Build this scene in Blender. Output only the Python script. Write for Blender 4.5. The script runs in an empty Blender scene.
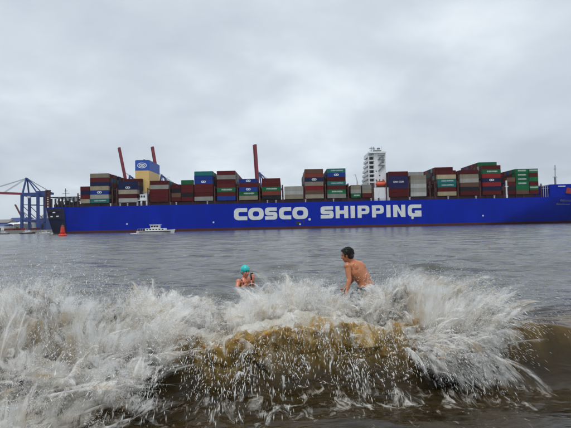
import bpy, bmesh, math, random
import numpy as np
from mathutils import Vector, Matrix, geometry

R = math.radians
rng = np.random.default_rng(7)
random.seed(7)
sc = bpy.context.scene
COL = sc.collection

# ------------------------------------------------------------------ camera
CAM_H = 1.3
PITCH, ROLL, FPX = R(1.72), R(1.2), 440.0
cf = Vector((0, math.cos(PITCH), math.sin(PITCH)))
r0, u0 = Vector((1, 0, 0)), Vector((0, -math.sin(PITCH), math.cos(PITCH)))
cr = math.cos(ROLL) * r0 - math.sin(ROLL) * u0
cu = math.sin(ROLL) * r0 + math.cos(ROLL) * u0
camd = bpy.data.cameras.new('camera')
camd.sensor_width = 36
camd.lens = FPX / 571 * 36
camd.clip_start, camd.clip_end = 0.05, 20000
cam = bpy.data.objects.new('camera', camd)
COL.objects.link(cam)
cam.matrix_world = Matrix(((cr.x, cu.x, -cf.x, 0), (cr.y, cu.y, -cf.y, 0), (cr.z, cu.z, -cf.z, CAM_H), (0, 0, 0, 1)))
sc.camera = cam

def P(px, py, Y):
    d = cf + cr * ((px - 285.5) / FPX) + cu * ((214 - py) / FPX)
    t = Y / d.y
    return Vector((d.x * t, Y, CAM_H + d.z * t))

# ------------------------------------------------------------------ sky, sun, exposure
SUN_EL, SUN_AZ = R(68), R(200)          # azimuth measured from +Y clockwise: behind the camera
w = bpy.data.worlds.new('World')
sc.world = w
w.use_nodes = True
nt = w.node_tree
nt.nodes.clear()
def N(tree, kind, **kw):
    n = tree.nodes.new(kind)
    for k, v in kw.items():
        if k.startswith('i_'):
            n.inputs[k[2:].replace('_', ' ')].default_value = v
        else:
            setattr(n, k, v)
    return n
def L(tree, a, b):
    tree.links.new(a, b)
def ramp(tree, stops, interp='LINEAR'):
    n = tree.nodes.new('ShaderNodeValToRGB')
    n.color_ramp.interpolation = interp
    el = n.color_ramp.elements
    while len(el) < len(stops):
        el.new(0.5)
    for e, (p, c) in zip(el, stops):
        e.position = p
        e.color = tuple(c) + (1,) if len(c) == 3 else c
    return n
sky = N(nt, 'ShaderNodeTexSky', sky_type='NISHITA', sun_disc=False, sun_elevation=SUN_EL, sun_rotation=SUN_AZ)
bg_sky = N(nt, 'ShaderNodeBackground', i_Strength=0.08)
L(nt, sky.outputs[0], bg_sky.inputs[0])
tc = N(nt, 'ShaderNodeTexCoord')
sep = N(nt, 'ShaderNodeSeparateXYZ')
L(nt, tc.outputs['Generated'], sep.inputs[0])
zc = N(nt, 'ShaderNodeMath', operation='ADD'); zc.inputs[1].default_value = 0.28
zm = N(nt, 'ShaderNodeMath', operation='MAXIMUM'); zm.inputs[1].default_value = 0.0
L(nt, sep.outputs['Z'], zm.inputs[0]); L(nt, zm.outputs[0], zc.inputs[0])
dx = N(nt, 'ShaderNodeMath', operation='DIVIDE'); dy = N(nt, 'ShaderNodeMath', operation='DIVIDE')
L(nt, sep.outputs['X'], dx.inputs[0]); L(nt, zc.outputs[0], dx.inputs[1])
L(nt, sep.outputs['Y'], dy.inputs[0]); L(nt, zc.outputs[0], dy.inputs[1])
cmb = N(nt, 'ShaderNodeCombineXYZ')
L(nt, dx.outputs[0], cmb.inputs[0]); L(nt, dy.outputs[0], cmb.inputs[1])
n1 = N(nt, 'ShaderNodeTexNoise', i_Scale=0.75, i_Detail=5.0, i_Roughness=0.48, i_Distortion=0.3)
n2 = N(nt, 'ShaderNodeTexNoise', i_Scale=2.6, i_Detail=6.0, i_Roughness=0.55, i_Distortion=0.2)
L(nt, cmb.outputs[0], n1.inputs['Vector']); L(nt, cmb.outputs[0], n2.inputs['Vector'])
mixn = N(nt, 'ShaderNodeMix', data_type='FLOAT'); mixn.inputs[0].default_value = 0.22
L(nt, n1.outputs[0], mixn.inputs[2]); L(nt, n2.outputs[0], mixn.inputs[3])
cl = ramp(nt, [(0.36, (0.49, 0.55, 0.625)), (0.50, (0.64, 0.71, 0.785)), (0.62, (0.88, 0.95, 0.99))])
L(nt, mixn.outputs[0], cl.inputs[0])
bg_cl = N(nt, 'ShaderNodeBackground', i_Strength=1.0)
L(nt, cl.outputs[0], bg_cl.inputs[0])
mx = N(nt, 'ShaderNodeMixShader'); mx.inputs[0].default_value = 0.9
L(nt, bg_sky.outputs[0], mx.inputs[1]); L(nt, bg_cl.outputs[0], mx.inputs[2])
wo = N(nt, 'ShaderNodeOutputWorld')
L(nt, mx.outputs[0], wo.inputs[0])

sund = bpy.data.lights.new('sun', 'SUN')
sund.energy = 1.5
sund.angle = R(14)
sund.color = (1, 0.97, 0.93)
sun = bpy.data.objects.new('sun', sund)
COL.objects.link(sun)
sdir = Vector((math.sin(SUN_AZ) * math.cos(SUN_EL), math.cos(SUN_AZ) * math.cos(SUN_EL), math.sin(SUN_EL)))
sun.rotation_euler = sdir.to_track_quat('Z', 'Y').to_euler()
sc.view_settings.view_transform = 'Standard'
sc.view_settings.look = 'None'
sc.view_settings.gamma = 1
sc.view_settings.use_curve_mapping = False
sc.view_settings.exposure = 0.10
sc.render.engine = 'CYCLES'
sc.cycles.max_bounces = 9
sc.cycles.diffuse_bounces = 8
sc.cycles.use_adaptive_sampling = True
sc.cycles.adaptive_threshold = 0.04
sc.cycles.transparent_max_bounces = 28
sc.cycles.use_denoising = True

# ------------------------------------------------------------------ helpers
def tag(o, label=None, cat=None, group=None, kind=None):
    if label: o['label'] = label
    if cat: o['category'] = cat
    if group: o['group'] = group
    if kind: o['kind'] = kind
    return o
ORG = {}
def empty(name, loc, label=None, cat=None, group=None):
    o = bpy.data.objects.new(name, None)
    o.empty_display_size = 0.2
    COL.objects.link(o)
    o.location = loc
    ORG[o] = Vector(loc)
    return tag(o, label, cat, group)

class MB:
    def __init__(s):
        s.v, s.f, s.m = [], [], []
    def add(s, vs, fs, mi=0):
        b = len(s.v)
        s.v.extend([tuple(p) for p in vs])
        s.f.extend([tuple(i + b for i in f) for f in fs])
        s.m.extend([mi] * len(fs))
        return s
    def box(s, x0, x1, y0, y1, z0, z1, mi=0):
        vs = [(x, y, z) for x in (x0, x1) for y in (y0, y1) for z in (z0, z1)]
        return s.add(vs, [(0, 1, 3, 2), (4, 6, 7, 5), (0, 4, 5, 1), (2, 3, 7, 6), (0, 2, 6, 4), (1, 5, 7, 3)], mi)
    def beam(s, p, q, w, h=None, up=(0, 0, 1), mi=0):
        h = h or w
        p, q, up = Vector(p), Vector(q), Vector(up)
        d = (q - p).normalized()
        if abs(d.dot(up)) > 0.98:
            up = Vector((0, 1, 0))
        a = d.cross(up).normalized()
        b = a.cross(d).normalized()
        vs = [e + a * (i * w / 2) + b * (j * h / 2) for e in (p, q) for (i, j) in ((-1, -1), (1, -1), (1, 1), (-1, 1))]
        return s.add(vs, [(3, 2, 1, 0), (4, 5, 6, 7), (0, 1, 5, 4), (1, 2, 6, 5), (2, 3, 7, 6), (3, 0, 4, 7)], mi)
    def tube(s, pts, rad, n=8, cap=True, mi=0, ell=None):
        """loft of round (or elliptic) rings along a polyline; rad = number or list; ell = list of (side axis, ratio)"""
        pts = [Vector(p) for p in pts]
        if not hasattr(rad, '__len__'):
            rad = [rad] * len(pts)
        vs = []
        prev = None
        for i, p in enumerate(pts):
            a = pts[min(i + 1, len(pts) - 1)] - pts[max(i - 1, 0)]
            d = a.normalized()
            if ell:
                side = Vector(ell[i][0]); side = (side - d * side.dot(d)).normalized()
                k = ell[i][1]
            else:
                ref = prev if prev is not None else (Vector((1, 0, 0)) if abs(d.x) < 0.9 else Vector((0, 1, 0)))
                side = (ref - d * ref.dot(d)).normalized(); k = 1
            prev = side
            o = d.cross(side)
            for j in range(n):
                t = 2 * math.pi * j / n
                vs.append(p + side * (math.cos(t) * rad[i] * k) + o * (math.sin(t) * rad[i]))
        fs = []
        for i in range(len(pts) - 1):
            for j in range(n):
                fs.append((i * n + j, i * n + (j + 1) % n, (i + 1) * n + (j + 1) % n, (i + 1) * n + j))
        if cap:
            fs.append(tuple(reversed(range(n))))
            fs.append(tuple((len(pts) - 1) * n + j for j in range(n)))
        return s.add(vs, fs, mi)
    def lathe(s, c, prof, n=16, mi=0):
        return s.tube([(c[0], c[1], c[2] + z) for r_, z in prof], [r_ for r_, z in prof], n, True, mi)
    def ball(s, c, r3, n=12, m=8, mi=0, rot=None):
        vs = []
        for i in range(1, m):
            th = math.pi * i / m
            for j in range(n):
                ph = 2 * math.pi * j / n
                p = Vector((math.sin(th) * math.cos(ph) * r3[0], math.sin(th) * math.sin(ph) * r3[1], math.cos(th) * r3[2]))
                if rot is not None: p = rot @ p
                vs.append(Vector(c) + p)
        tp = Vector((0, 0, r3[2])); bt = Vector((0, 0, -r3[2]))
        if rot is not None: tp, bt = rot @ tp, rot @ bt
        vs += [Vector(c) + tp, Vector(c) + bt]
        fs = []
        for i in range(m - 2):
            for j in range(n):
                fs.append((i * n + j, (i + 1) * n + j, (i + 1) * n + (j + 1) % n, i * n + (j + 1) % n))
        T, B = len(vs) - 2, len(vs) - 1
        for j in range(n):
            fs.append((T, j, (j + 1) % n)); fs.append((B, (m - 2) * n + (j + 1) % n, (m - 2) * n + j))
        return s.add(vs, fs, mi)
    def prism(s, loops, frame, depth, mi=0):
        """extruded flat shape; loops = outer [+ holes] in 2D; frame = (origin, xaxis, yaxis, normal)"""
        o, ax, ay, an = [Vector(q) for q in frame]
        flat = [p for lp in loops for p in lp]
        tri = geometry.tessellate_polygon([[Vector((p[0], p[1], 0)) for p in lp] for lp in loops])
        n = len(flat)
        vs = [o + ax * p[0] + ay * p[1] + an * depth for p in flat] + [o + ax * p[0] + ay * p[1] for p in flat]
        fs = []
        for t in tri:
            a, b, c = [flat[i] for i in t]
            cr_ = (b[0] - a[0]) * (c[1] - a[1]) - (b[1] - a[1]) * (c[0] - a[0])
            if abs(cr_) < 1e-12: continue
            fs.append(tuple(t) if cr_ > 0 else tuple(reversed(t)))
        k = 0
        for li, lp in enumerate(loops):
            m_ = len(lp)
            for i in range(m_):
                a, b = k + i, k + (i + 1) % m_
                fs.append((a, n + a, n + b, b))
            k += m_
        return s.add(vs, fs, mi)
    def mesh(s, name, mats, org=(0, 0, 0), smooth=False):
        me = bpy.data.meshes.new(name)
        o = Vector(org)
        me.from_pydata([tuple(Vector(p) - o) for p in s.v], [], s.f)
        for m in (mats if isinstance(mats, (list, tuple)) else [mats]):
            me.materials.append(m)
        if len(set(s.m)) > 1:
            me.polygons.foreach_set('material_index', s.m)
        if smooth:
            me.polygons.foreach_set('use_smooth', [True] * len(s.f))
        me.update()
        return me
    def build(s, name, mats, parent=None, smooth=False, origin=None):
        """ONE mesh object. World coordinates in; origin at the parent's origin or at the given point."""
        root = ORG[parent] if parent is not None else Vector(origin if origin is not None else (0, 0, 0))
        o = bpy.data.objects.new(name, s.mesh(name, mats, root, smooth))
        COL.objects.link(o)
        if parent is not None:
            o.parent = parent
        else:
            o.location = root
        ORG[o] = root
        return o

# ------------------------------------------------------------------ materials
MATS = {}
def mat(name, col, rough=0.5, metal=0.0, var=0.0, vscale=1.0, stretch=(1, 1, 1), bump=0.0, bscale=20.0, spec=0.5, sss=0.0, rnd=0.0, dirt=None):
    """Principled paint / metal / skin with procedural blotches, grime streaks and fine relief."""
    m = bpy.data.materials.new(name)
    m.use_nodes = True
    t = m.node_tree
    b = t.nodes['Principled BSDF']
    b.inputs['Roughness'].default_value = rough
    b.inputs['Metallic'].default_value = metal
    b.inputs['Specular IOR Level'].default_value = spec
    if sss:
        b.inputs['Subsurface Weight'].default_value = sss
        b.inputs['Subsurface Radius'].default_value = (0.03, 0.012, 0.006)
        b.inputs['Subsurface Scale'].default_value = 0.6
    tcn = N(t, 'ShaderNodeTexCoord')
    mp = N(t, 'ShaderNodeMapping'); mp.inputs['Scale'].default_value = stretch
    L(t, tcn.outputs['Object'], mp.inputs['Vector'])
    no = N(t, 'ShaderNodeTexNoise', i_Scale=vscale, i_Detail=6.0, i_Roughness=0.6)
    L(t, mp.outputs[0], no.inputs['Vector'])
    lo = tuple(max(0, c * (1 - var)) for c in col); hi = tuple(min(1, c * (1 + var)) for c in col)
    rp = ramp(t, [(0.3, lo), (0.7, hi)])
    L(t, no.outputs[0], rp.inputs[0])
    out = rp.outputs[0]
    if dirt:
        n2_ = N(t, 'ShaderNodeTexNoise', i_Scale=vscale * 3.1, i_Detail=8.0, i_Roughness=0.7)
        L(t, mp.outputs[0], n2_.inputs['Vector'])
        r2 = ramp(t, [(0.52, (0, 0, 0)), (0.72, (dirt[3],) * 3)])
        L(t, n2_.outputs[0], r2.inputs[0])
        mm = N(t, 'ShaderNodeMix', data_type='RGBA')
        L(t, r2.outputs[0], mm.inputs[0]); L(t, out, mm.inputs[6]); mm.inputs[7].default_value = tuple(dirt[:3]) + (1,)
        out = mm.outputs[2]
    if rnd:
        oi = N(t, 'ShaderNodeObjectInfo')
        mr = N(t, 'ShaderNodeMapRange'); mr.inputs['To Min'].default_value = 1 - rnd; mr.inputs['To Max'].default_value = 1 + rnd
        L(t, oi.outputs['Random'], mr.inputs[0])
        hs = N(t, 'ShaderNodeHueSaturation')
        L(t, mr.outputs[0], hs.inputs['Value']); L(t, out, hs.inputs['Color'])
        out = hs.outputs[0]
    L(t, out, b.inputs['Base Color'])
    if bump:
        nb = N(t, 'ShaderNodeTexNoise', i_Scale=bscale, i_Detail=6.0)
        L(t, mp.outputs[0], nb.inputs['Vector'])
        bp = N(t, 'ShaderNodeBump', i_Strength=bump, i_Distance=0.02)
        L(t, nb.outputs[0], bp.inputs['Height'])
        L(t, bp.outputs[0], b.inputs['Normal'])
    MATS[name] = m
    return m

mat('hull_blue', (0.002, 0.020, 0.36), 0.62, var=0.16, vscale=0.05, stretch=(1, 1, 0.25), bump=0.25, bscale=0.5, dirt=(0.006, 0.008, 0.11, 0.4), spec=0.08)
mat('boot_red', (0.06, 0.007, 0.008), 0.6, var=0.25, vscale=0.12, dirt=(0.03, 0.02, 0.018, 0.6))
mat('white_paint', (0.74, 0.76, 0.77), 0.5, var=0.07, vscale=0.3, stretch=(1, 1, 0.2), dirt=(0.42, 0.38, 0.33, 0.4))
mat('letter_white', (0.70, 0.73, 0.72), 0.5, var=0.08, vscale=0.5, dirt=(0.45, 0.46, 0.48, 0.45))
mat('primer_red', (0.075, 0.016, 0.014), 0.7, var=0.3, vscale=0.4)
mat('dark_steel', (0.018, 0.016, 0.02), 0.6, var=0.3, vscale=0.4)
mat('deck_dark', (0.05, 0.022, 0.02), 0.8, var=0.3, vscale=0.2)
mat('funnel_yellow', (0.72, 0.49, 0.17), 0.5, var=0.06, vscale=0.2, dirt=(0.5, 0.3, 0.1, 0.3))
mat('funnel_blue', (0.012, 0.075, 0.42), 0.5, var=0.08, vscale=0.2)
mat('stair_grey', (0.16, 0.17, 0.18), 0.6)
mat('stern_shade', (0.006, 0.009, 0.045), 0.6, var=0.3, vscale=0.3)  # dark navy that paints the shade on the stern quarter
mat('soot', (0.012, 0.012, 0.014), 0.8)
mat('window_dark', (0.012, 0.016, 0.02), 0.15)
mat('lifeboat_orange', (0.62, 0.075, 0.025), 0.4, var=0.1, vscale=1)
mat('crane_red', (0.21, 0.012, 0.028), 0.55, var=0.15, vscale=0.3)
mat('crane_blue', (0.008, 0.035, 0.19), 0.55, var=0.15, vscale=0.3)
mat('cable', (0.05, 0.055, 0.07), 0.6)
mat('buoy_red', (0.60, 0.030, 0.015), 0.45, var=0.12, vscale=2, dirt=(0.2, 0.03, 0.02, 0.4))
mat('boat_white', (0.78, 0.79, 0.78), 0.35, var=0.05, vscale=1)
mat('grey_concrete', (0.22, 0.21, 0.20), 0.9, var=0.2, vscale=0.05)
mat('quay_wall', (0.09, 0.085, 0.085), 0.9, var=0.3, vscale=0.05, stretch=(1, 1, 0.3))
mat('hill_green', (0.045, 0.065, 0.05), 0.95, var=0.35, vscale=0.02)
mat('skin_tan', (0.50, 0.185, 0.085), 0.30, var=0.07, vscale=6, bump=0.05, bscale=60, sss=0.12)
mat('skin_pale', (0.62, 0.22, 0.13), 0.36, var=0.07, vscale=6, sss=0.12)
mat('hair_black', (0.012, 0.009, 0.008), 0.45, var=0.3, vscale=30, bump=0.7, bscale=70)
mat('shorts_navy', (0.012, 0.014, 0.022), 0.55, var=0.2, vscale=10)
mat('cap_turquoise', (0.02, 0.50, 0.48), 0.3, var=0.05, vscale=8, bump=0.1, bscale=20)
mat('black_fabric', (0.012, 0.012, 0.014), 0.5)
mat('eye_dark', (0.02, 0.012, 0.01), 0.2)
mat('lip', (0.38, 0.10, 0.08), 0.4)
# container paints
CC = {'dark red': (0.135, 0.012, 0.014), 'bright red': (0.36, 0.022, 0.026), 'red brown': (0.26, 0.055, 0.035), 'navy': (0.012, 0.022, 0.085),
      'blue': (0.014, 0.055, 0.34), 'green': (0.012, 0.19, 0.07), 'teal': (0.02, 0.20, 0.19), 'grey': (0.42, 0.41, 0.37),
      'pale grey': (0.55, 0.55, 0.52), 'beige': (0.42, 0.36, 0.27), 'cream': (0.56, 0.46, 0.29), 'black': (0.02, 0.02, 0.026), 'brown': (0.20, 0.105, 0.07), 'violet blue': (0.03, 0.025, 0.12)}
for k, c in CC.items():
    c = tuple(v * 0.64 for v in c)
    mat('paint_' + k.replace(' ', '_'), c, 0.55, var=0.12, vscale=0.35, stretch=(1, 1, 0.3), rnd=0.22, dirt=(c[0] * 0.5 + 0.02, c[1] * 0.5 + 0.018, c[2] * 0.5 + 0.016, 0.5), spec=0.12)
def paint(k): return MATS['paint_' + k.replace(' ', '_')]

# ================================================================== WATER
def vnoise(x, y, seed=0):
    xi = np.floor(x).astype(np.int64); yi = np.floor(y).astype(np.int64)
    fx = x - xi; fy = y - yi
    fx = fx * fx * (3 - 2 * fx); fy = fy * fy * (3 - 2 * fy)
    def h(a, b):
        n = (a * 374761393 + b * 668265263 + seed * 982451653) & 0xFFFFFFFF
        n = ((n ^ (n >> 13)) * 1274126177) & 0xFFFFFFFF
        return ((n ^ (n >> 16)) & 0xFFFFFF) / float(0xFFFFFF)
    a, b, c, d = h(xi, yi), h(xi + 1, yi), h(xi, yi + 1), h(xi + 1, yi + 1)
    return (a * (1 - fx) + b * fx) * (1 - fy) + (c * (1 - fx) + d * fx) * fy
def fbm(x, y, o=4, seed=0):
    s = 0; a = 0.5; t = 0
    for i in range(o):
        s = s + a * vnoise(x * 2 ** i + 13.7 * i, y * 2 ** i - 7.1 * i, seed + i); t += a; a *= 0.55
    return s / t
def sstep(a, b, x):
    t = np.clip((x - a) / (b - a), 0, 1)
    return t * t * (3 - 2 * t)

def crest_y(x):
    return 4.30 + 0.13 * x + 0.10 * np.sin(x * 1.7 + 0.6) + 0.05 * np.sin(x * 4.1)
def crest_a(x):
    return 0.25 + 0.13 * np.exp(-((x - 0.1) / 1.25) ** 2) + 0.05 * sstep(1.7, 2.6, x) + 0.04 * sstep(-1.2, -2.4, x) + 0.03 * np.sin(x * 5.3 + 1) * sstep(2.2, 1.0, np.abs(x))

# open water chop: many small wave trains
NW = 46
lam = np.exp(rng.uniform(np.log(0.22), np.log(5.5), NW))
ang = rng.normal(R(258), R(34), NW)
ph = rng.uniform(0, 2 * np.pi, NW)
amp = 0.0052 * lam ** 0.78 * rng.uniform(0.5, 1.2, NW)
def chop(x, y, res):
    h = np.zeros_like(x)
    for l, a, p, A in zip(lam, ang, ph, amp):
        k = 2 * np.pi / l
        fade = np.clip((l / res - 3.0) / 3.0, 0, 1)
        th = k * (x * math.cos(a) + y * math.sin(a)) + p
        s = np.sin(th)
        h += A * fade * (s + 0.28 * np.cos(2 * th))
    return h * (0.65 + 0.7 * fbm(x * 0.11, y * 0.07, 2, 5))

def surf(x, y, res):
    """water surface: returns displaced x, y, z and foam amount"""
    yc, A = crest_y(x), crest_a(x)
    s = y - yc
    back = np.exp(-(np.maximum(s, 0) / 1.15) ** 2)
    front = np.exp(-(np.abs(np.minimum(s, 0)) / 0.42) ** 2.2)
    prof = np.where(s > 0, back, front)
    edge = sstep(9, 4, np.abs(x))
    calm = sstep(0.2, 1.4, s) * 0.8 + 0.2
    z = A * prof * edge
    z += chop(x, y, res) * (0.35 + 0.65 * calm)
    # a second swell just behind, and the drawn-down trough in front of the breaker
    z += 0.04 * np.exp(-((s - 2.6) / 0.7) ** 2) * edge + 0.10 * np.exp(-((s - 5.2) / 1.1) ** 2) * edge
    z -= 0.07 * np.exp(-((s + 0.95) / 0.5) ** 2) * edge
    # lip leans over towards the beach
    lean = 0.16 + 0.12 * np.exp(-((x - 0.1) / 1.4) ** 2)
    yy = y - lean * (prof ** 2.2) * edge
    # turbulent relief on the broken water
    brk = sstep(2.35, 1.7, x) * edge
    zone = brk * sstep(-1.9, -0.2, s) * sstep(1.3, 0.2, s)
    lf = sstep(-0.9, -1.7, x)
    z += zone * (fbm(x * 3.2, y * 3.2, 5, 3) - 0.5) * (0.20 + 0.16 * lf)
    z += zone * np.abs(fbm(x * 9 + 3, y * 6, 4, 31) - 0.5) * 0.22 * np.exp(-((s - 0.05) / 0.35) ** 2)
    yy -= zone * (fbm(x * 4 + 9, y * 4, 4, 8) - 0.5) * 0.22
    yy -= zone * (fbm(x * 13, y * 5, 4, 61) - 0.5) * 0.10      # ropes and folds on the face
    # foam: dense on the crest, torn down the face, lacy in front
    f = np.exp(-((s - 0.24) / 0.36) ** 2) * 0.84
    f = np.maximum(f, 0.66 * sstep(2.1, 0.3, s) * sstep(-0.1, 0.25, s))
    f = np.maximum(f, lf * sstep(-2.1, -0.9, s) * sstep(0.9, 0.2, s) * 0.80)
    rb = np.exp(-((x - 1.75) / 0.55) ** 2) * sstep(-1.0, -0.1, s) * sstep(0.8, 0.1, s)
    f = np.maximum(f, rb * 0.9)
    f = np.maximum(f, 0.40 * sstep(-0.75, -0.15, s) * sstep(0.3, 0.0, s))
    f = np.maximum(f, 0.40 * sstep(-2.6, -0.9, s) * sstep(-0.45, -0.8, s))
    f = f * (0.62 + 0.72 * fbm(x * 2.2 + 4, y * 2.2, 3, 17)) * sstep(2.65, 1.9, x) * edge
    return x, yy, z, np.clip(f, 0, 1), np.clip(sstep(2.6, 0.2, s), 0, 1), np.clip(sstep(0.05, 0.95, prof) * (0.30 + 0.70 * brk) * (0.35 + 1.2 * fbm(x * 1.6, y * 1.6 + 3, 3, 51)), 0, 1) * sstep(0.6, 0.2, s)

rows = [-12.0, -6.0, -2.0, 0.0, 1.0, 1.6]
y_ = 2.0
while y_ < 6.2:
    rows.append(y_); y_ += 0.0135
while y_ < 9000:
    rows.append(y_); y_ *= 1.0125
rows = np.array(rows)
NC = 440
u = np.linspace(-1, 1, NC)
u = np.sign(u) * (0.55 * np.abs(u) + 0.45 * np.abs(u) ** 3)
Yg, Ug = np.meshgrid(rows, u, indexing='ij')
Wd = 5.5 + 1.25 * np.maximum(Yg, 0)
Xg = Ug * Wd
dyr = np.gradient(rows)[:, None] * np.ones_like(Ug)
dxr = np.gradient(Xg, axis=1)
res = np.maximum(dyr * 0.6, dxr)
X2, Y2, Z2, FO, SI, GL = surf(Xg, Yg, res)
Z2 = np.where(Yg > 400, 0.0, Z2)
nr, nc = Yg.shape
verts = np.stack([X2, Y2, Z2], -1).reshape(-1, 3)
idx = np.arange(nr * nc).reshape(nr, nc)
quads = np.stack([idx[:-1, :-1], idx[:-1, 1:], idx[1:, 1:], idx[1:, :-1]], -1).reshape(-1, 4)
def np_mesh(name, v, f):
    me = bpy.data.meshes.new(name)
    k = f.shape[1]
    me.vertices.add(len(v)); me.vertices.foreach_set('co', v.astype(np.float32).ravel())
    me.loops.add(f.size); me.loops.foreach_set('vertex_index', f.astype(np.int32).ravel())
    me.polygons.add(len(f)); me.polygons.foreach_set('loop_start', np.arange(0, f.size, k, dtype=np.int32))
    me.polygons.foreach_set('use_smooth', np.ones(len(f), dtype=bool))
    me.update(calc_edges=True)
    return me
wm = np_mesh('water', verts, quads)
at = wm.attributes.new('foam', 'FLOAT', 'POINT')
at.data.foreach_set('value', FO.astype(np.float32).ravel())

at = wm.attributes.new('silt', 'FLOAT', 'POINT')      # sand stirred up where the wave breaks in the shallows
at.data.foreach_set('value', SI.astype(np.float32).ravel())
at = wm.attributes.new('lip_glow', 'FLOAT', 'POINT')   # where light shining through the thin lip is painted in amber
at.data.foreach_set('value', GL.astype(np.float32).ravel())

def water_material():
    m = bpy.data.materials.new('river_water')
    m.use_nodes = True
    t = m.node_tree
    b = t.nodes['Principled BSDF']
    out = t.nodes['Material Output']
    g = N(t, 'ShaderNodeNewGeometry')
    # turbid brown river water
    no = N(t, 'ShaderNodeTexNoise', i_Scale=1.3, i_Detail=5.0)
    L(t, g.outputs['Position'], no.inputs['Vector'])
    rp = ramp(t, [(0.3, (0.013, 0.009, 0.004)), (0.7, (0.045, 0.029, 0.010))])
    L(t, no.outputs[0], rp.inputs[0])
    sa = N(t, 'ShaderNodeAttribute', attribute_name='silt')
    mc = N(t, 'ShaderNodeMix', data_type='RGBA')
    L(t, sa.outputs['Fac'], mc.inputs[0]); mc.inputs[6].default_value = (0.094, 0.096, 0.090, 1); L(t, rp.outputs[0], mc.inputs[7])
    ga = N(t, 'ShaderNodeAttribute', attribute_name='lip_glow')
    mg = N(t, 'ShaderNodeMix', data_type='RGBA')
    L(t, ga.outputs['Fac'], mg.inputs[0]); L(t, mc.outputs[2], mg.inputs[6]); mr_ = N(t, 'ShaderNodeMapping'); mr_.inputs['Scale'].default_value = (1.0, 0.25, 0.25); L(t, g.outputs['Position'], mr_.inputs['Vector'])
    nr_ = N(t, 'ShaderNodeTexNoise', i_Scale=9.0, i_Detail=4.0, i_Roughness=0.5, i_Distortion=0.3); L(t, mr_.outputs[0], nr_.inputs['Vector'])
    rr_ = ramp(t, [(0.28, (0.10, 0.064, 0.014)), (0.50, (0.26, 0.165, 0.040)), (0.75, (0.42, 0.30, 0.11))]); L(t, nr_.outputs[0], rr_.inputs[0]); L(t, rr_.outputs[0], mg.inputs[7])  # amber glow of the backlit lip, painted as base colour
    L(t, mg.outputs[2], b.inputs['Base Color'])
    b.inputs['Subsurface Weight'].default_value = 0.7
    b.inputs['Subsurface Radius'].default_value = (1.0, 0.55, 0.12)
    b.inputs['Subsurface Scale'].default_value = 0.16
    b.inputs['Roughness'].default_value = 0.15
    b.inputs['IOR'].default_value = 1.333
    # ripples: three scales, squeezed along the wind
    mp = N(t, 'ShaderNodeMapping'); mp.inputs['Scale'].default_value = (0.55, 1.0, 1.0); mp.inputs['Rotation'].default_value = (0, 0, 0.2)
    L(t, g.outputs['Position'], mp.inputs['Vector'])
    r1 = N(t, 'ShaderNodeTexNoise', i_Scale=7.0, i_Detail=4.0, i_Roughness=0.55, i_Distortion=0.4)
    r2 = N(t, 'ShaderNodeTexNoise', i_Scale=1.6, i_Detail=4.0, i_Roughness=0.6, i_Distortion=0.3)
    r3 = N(t, 'ShaderNodeTexNoise', i_Scale=0.22, i_Detail=5.0, i_Roughness=0.65)
    for r_ in (r1, r2, r3): L(t, mp.outputs[0], r_.inputs['Vector'])
    b1 = N(t, 'ShaderNodeBump', i_Strength=0.9, i_Distance=0.014)
    b2 = N(t, 'ShaderNodeBump', i_Strength=1.0, i_Distance=0.085)
    b3 = N(t, 'ShaderNodeBump', i_Strength=1.0, i_Distance=0.34)
    L(t, r3.outputs[0], b3.inputs['Height']); L(t, b3.outputs[0], b2.inputs['Normal'])
    L(t, r2.outputs[0], b2.inputs['Height']); L(t, b2.outputs[0], b1.inputs['Normal'])
    L(t, r1.outputs[0], b1.inputs['Height'])
    L(t, b1.outputs[0], b.inputs['Normal'])
    # foam
    fa = N(t, 'ShaderNodeAttribute', attribute_name='foam')
    mf = N(t, 'ShaderNodeMapping'); mf.inputs['Scale'].default_value = (1.0, 0.42, 0.42); mf.inputs['Rotation'].default_value = (0, 0, 0.35)
    L(t, g.outputs['Position'], mf.inputs['Vector'])
    f1 = N(t, 'ShaderNodeTexNoise', i_Scale=9.0, i_Detail=9.0, i_Roughness=0.72, i_Distortion=0.9)
    L(t, mf.outputs[0], f1.inputs['Vector'])
    # threshold falls as the foam amount rises
    sub = N(t, 'ShaderNodeMath', operation='MULTIPLY_ADD'); sub.inputs[1].default_value = 0.55; sub.inputs[2].default_value = -0.72
    L(t, fa.outputs['Fac'], sub.inputs[0])
    add = N(t, 'ShaderNodeMath', operation='ADD')
    L(t, f1.outputs[0], add.inputs[0]); L(t, sub.outputs[0], add.inputs[1])
    mrr = N(t, 'ShaderNodeMapRange', interpolation_type='SMOOTHSTEP')
    mrr.inputs['From Min'].default_value = 0.0; mrr.inputs['From Max'].default_value = 0.20
    L(t, add.outputs[0], mrr.inputs[0])
    fb = N(t, 'ShaderNodeBsdfPrincipled')
    fcol = ramp(t, [(0.35, (0.50, 0.45, 0.36)), (0.65, (0.80, 0.79, 0.74))])
    f2 = N(t, 'ShaderNodeTexNoise', i_Scale=3.0, i_Detail=6.0)
    L(t, mf.outputs[0], f2.inputs['Vector']); L(t, f2.outputs[0], fcol.inputs[0])
    L(t, fcol.outputs[0], fb.inputs['Base Color'])
    fb.inputs['Roughness'].default_value = 0.7
    f3 = N(t, 'ShaderNodeTexNoise', i_Scale=38.0, i_Detail=6.0, i_Roughness=0.7)
    L(t, g.outputs['Position'], f3.inputs['Vector'])
    fbm_ = N(t, 'ShaderNodeBump', i_Strength=0.9, i_Distance=0.03)
    L(t, f3.outputs[0], fbm_.inputs['Height']); L(t, fbm_.outputs[0], fb.inputs['Normal'])
    mixs = N(t, 'ShaderNodeMixShader')
    L(t, mrr.outputs[0], mixs.inputs[0]); L(t, b.outputs[0], mixs.inputs[1]); L(t, fb.outputs[0], mixs.inputs[2])
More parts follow.
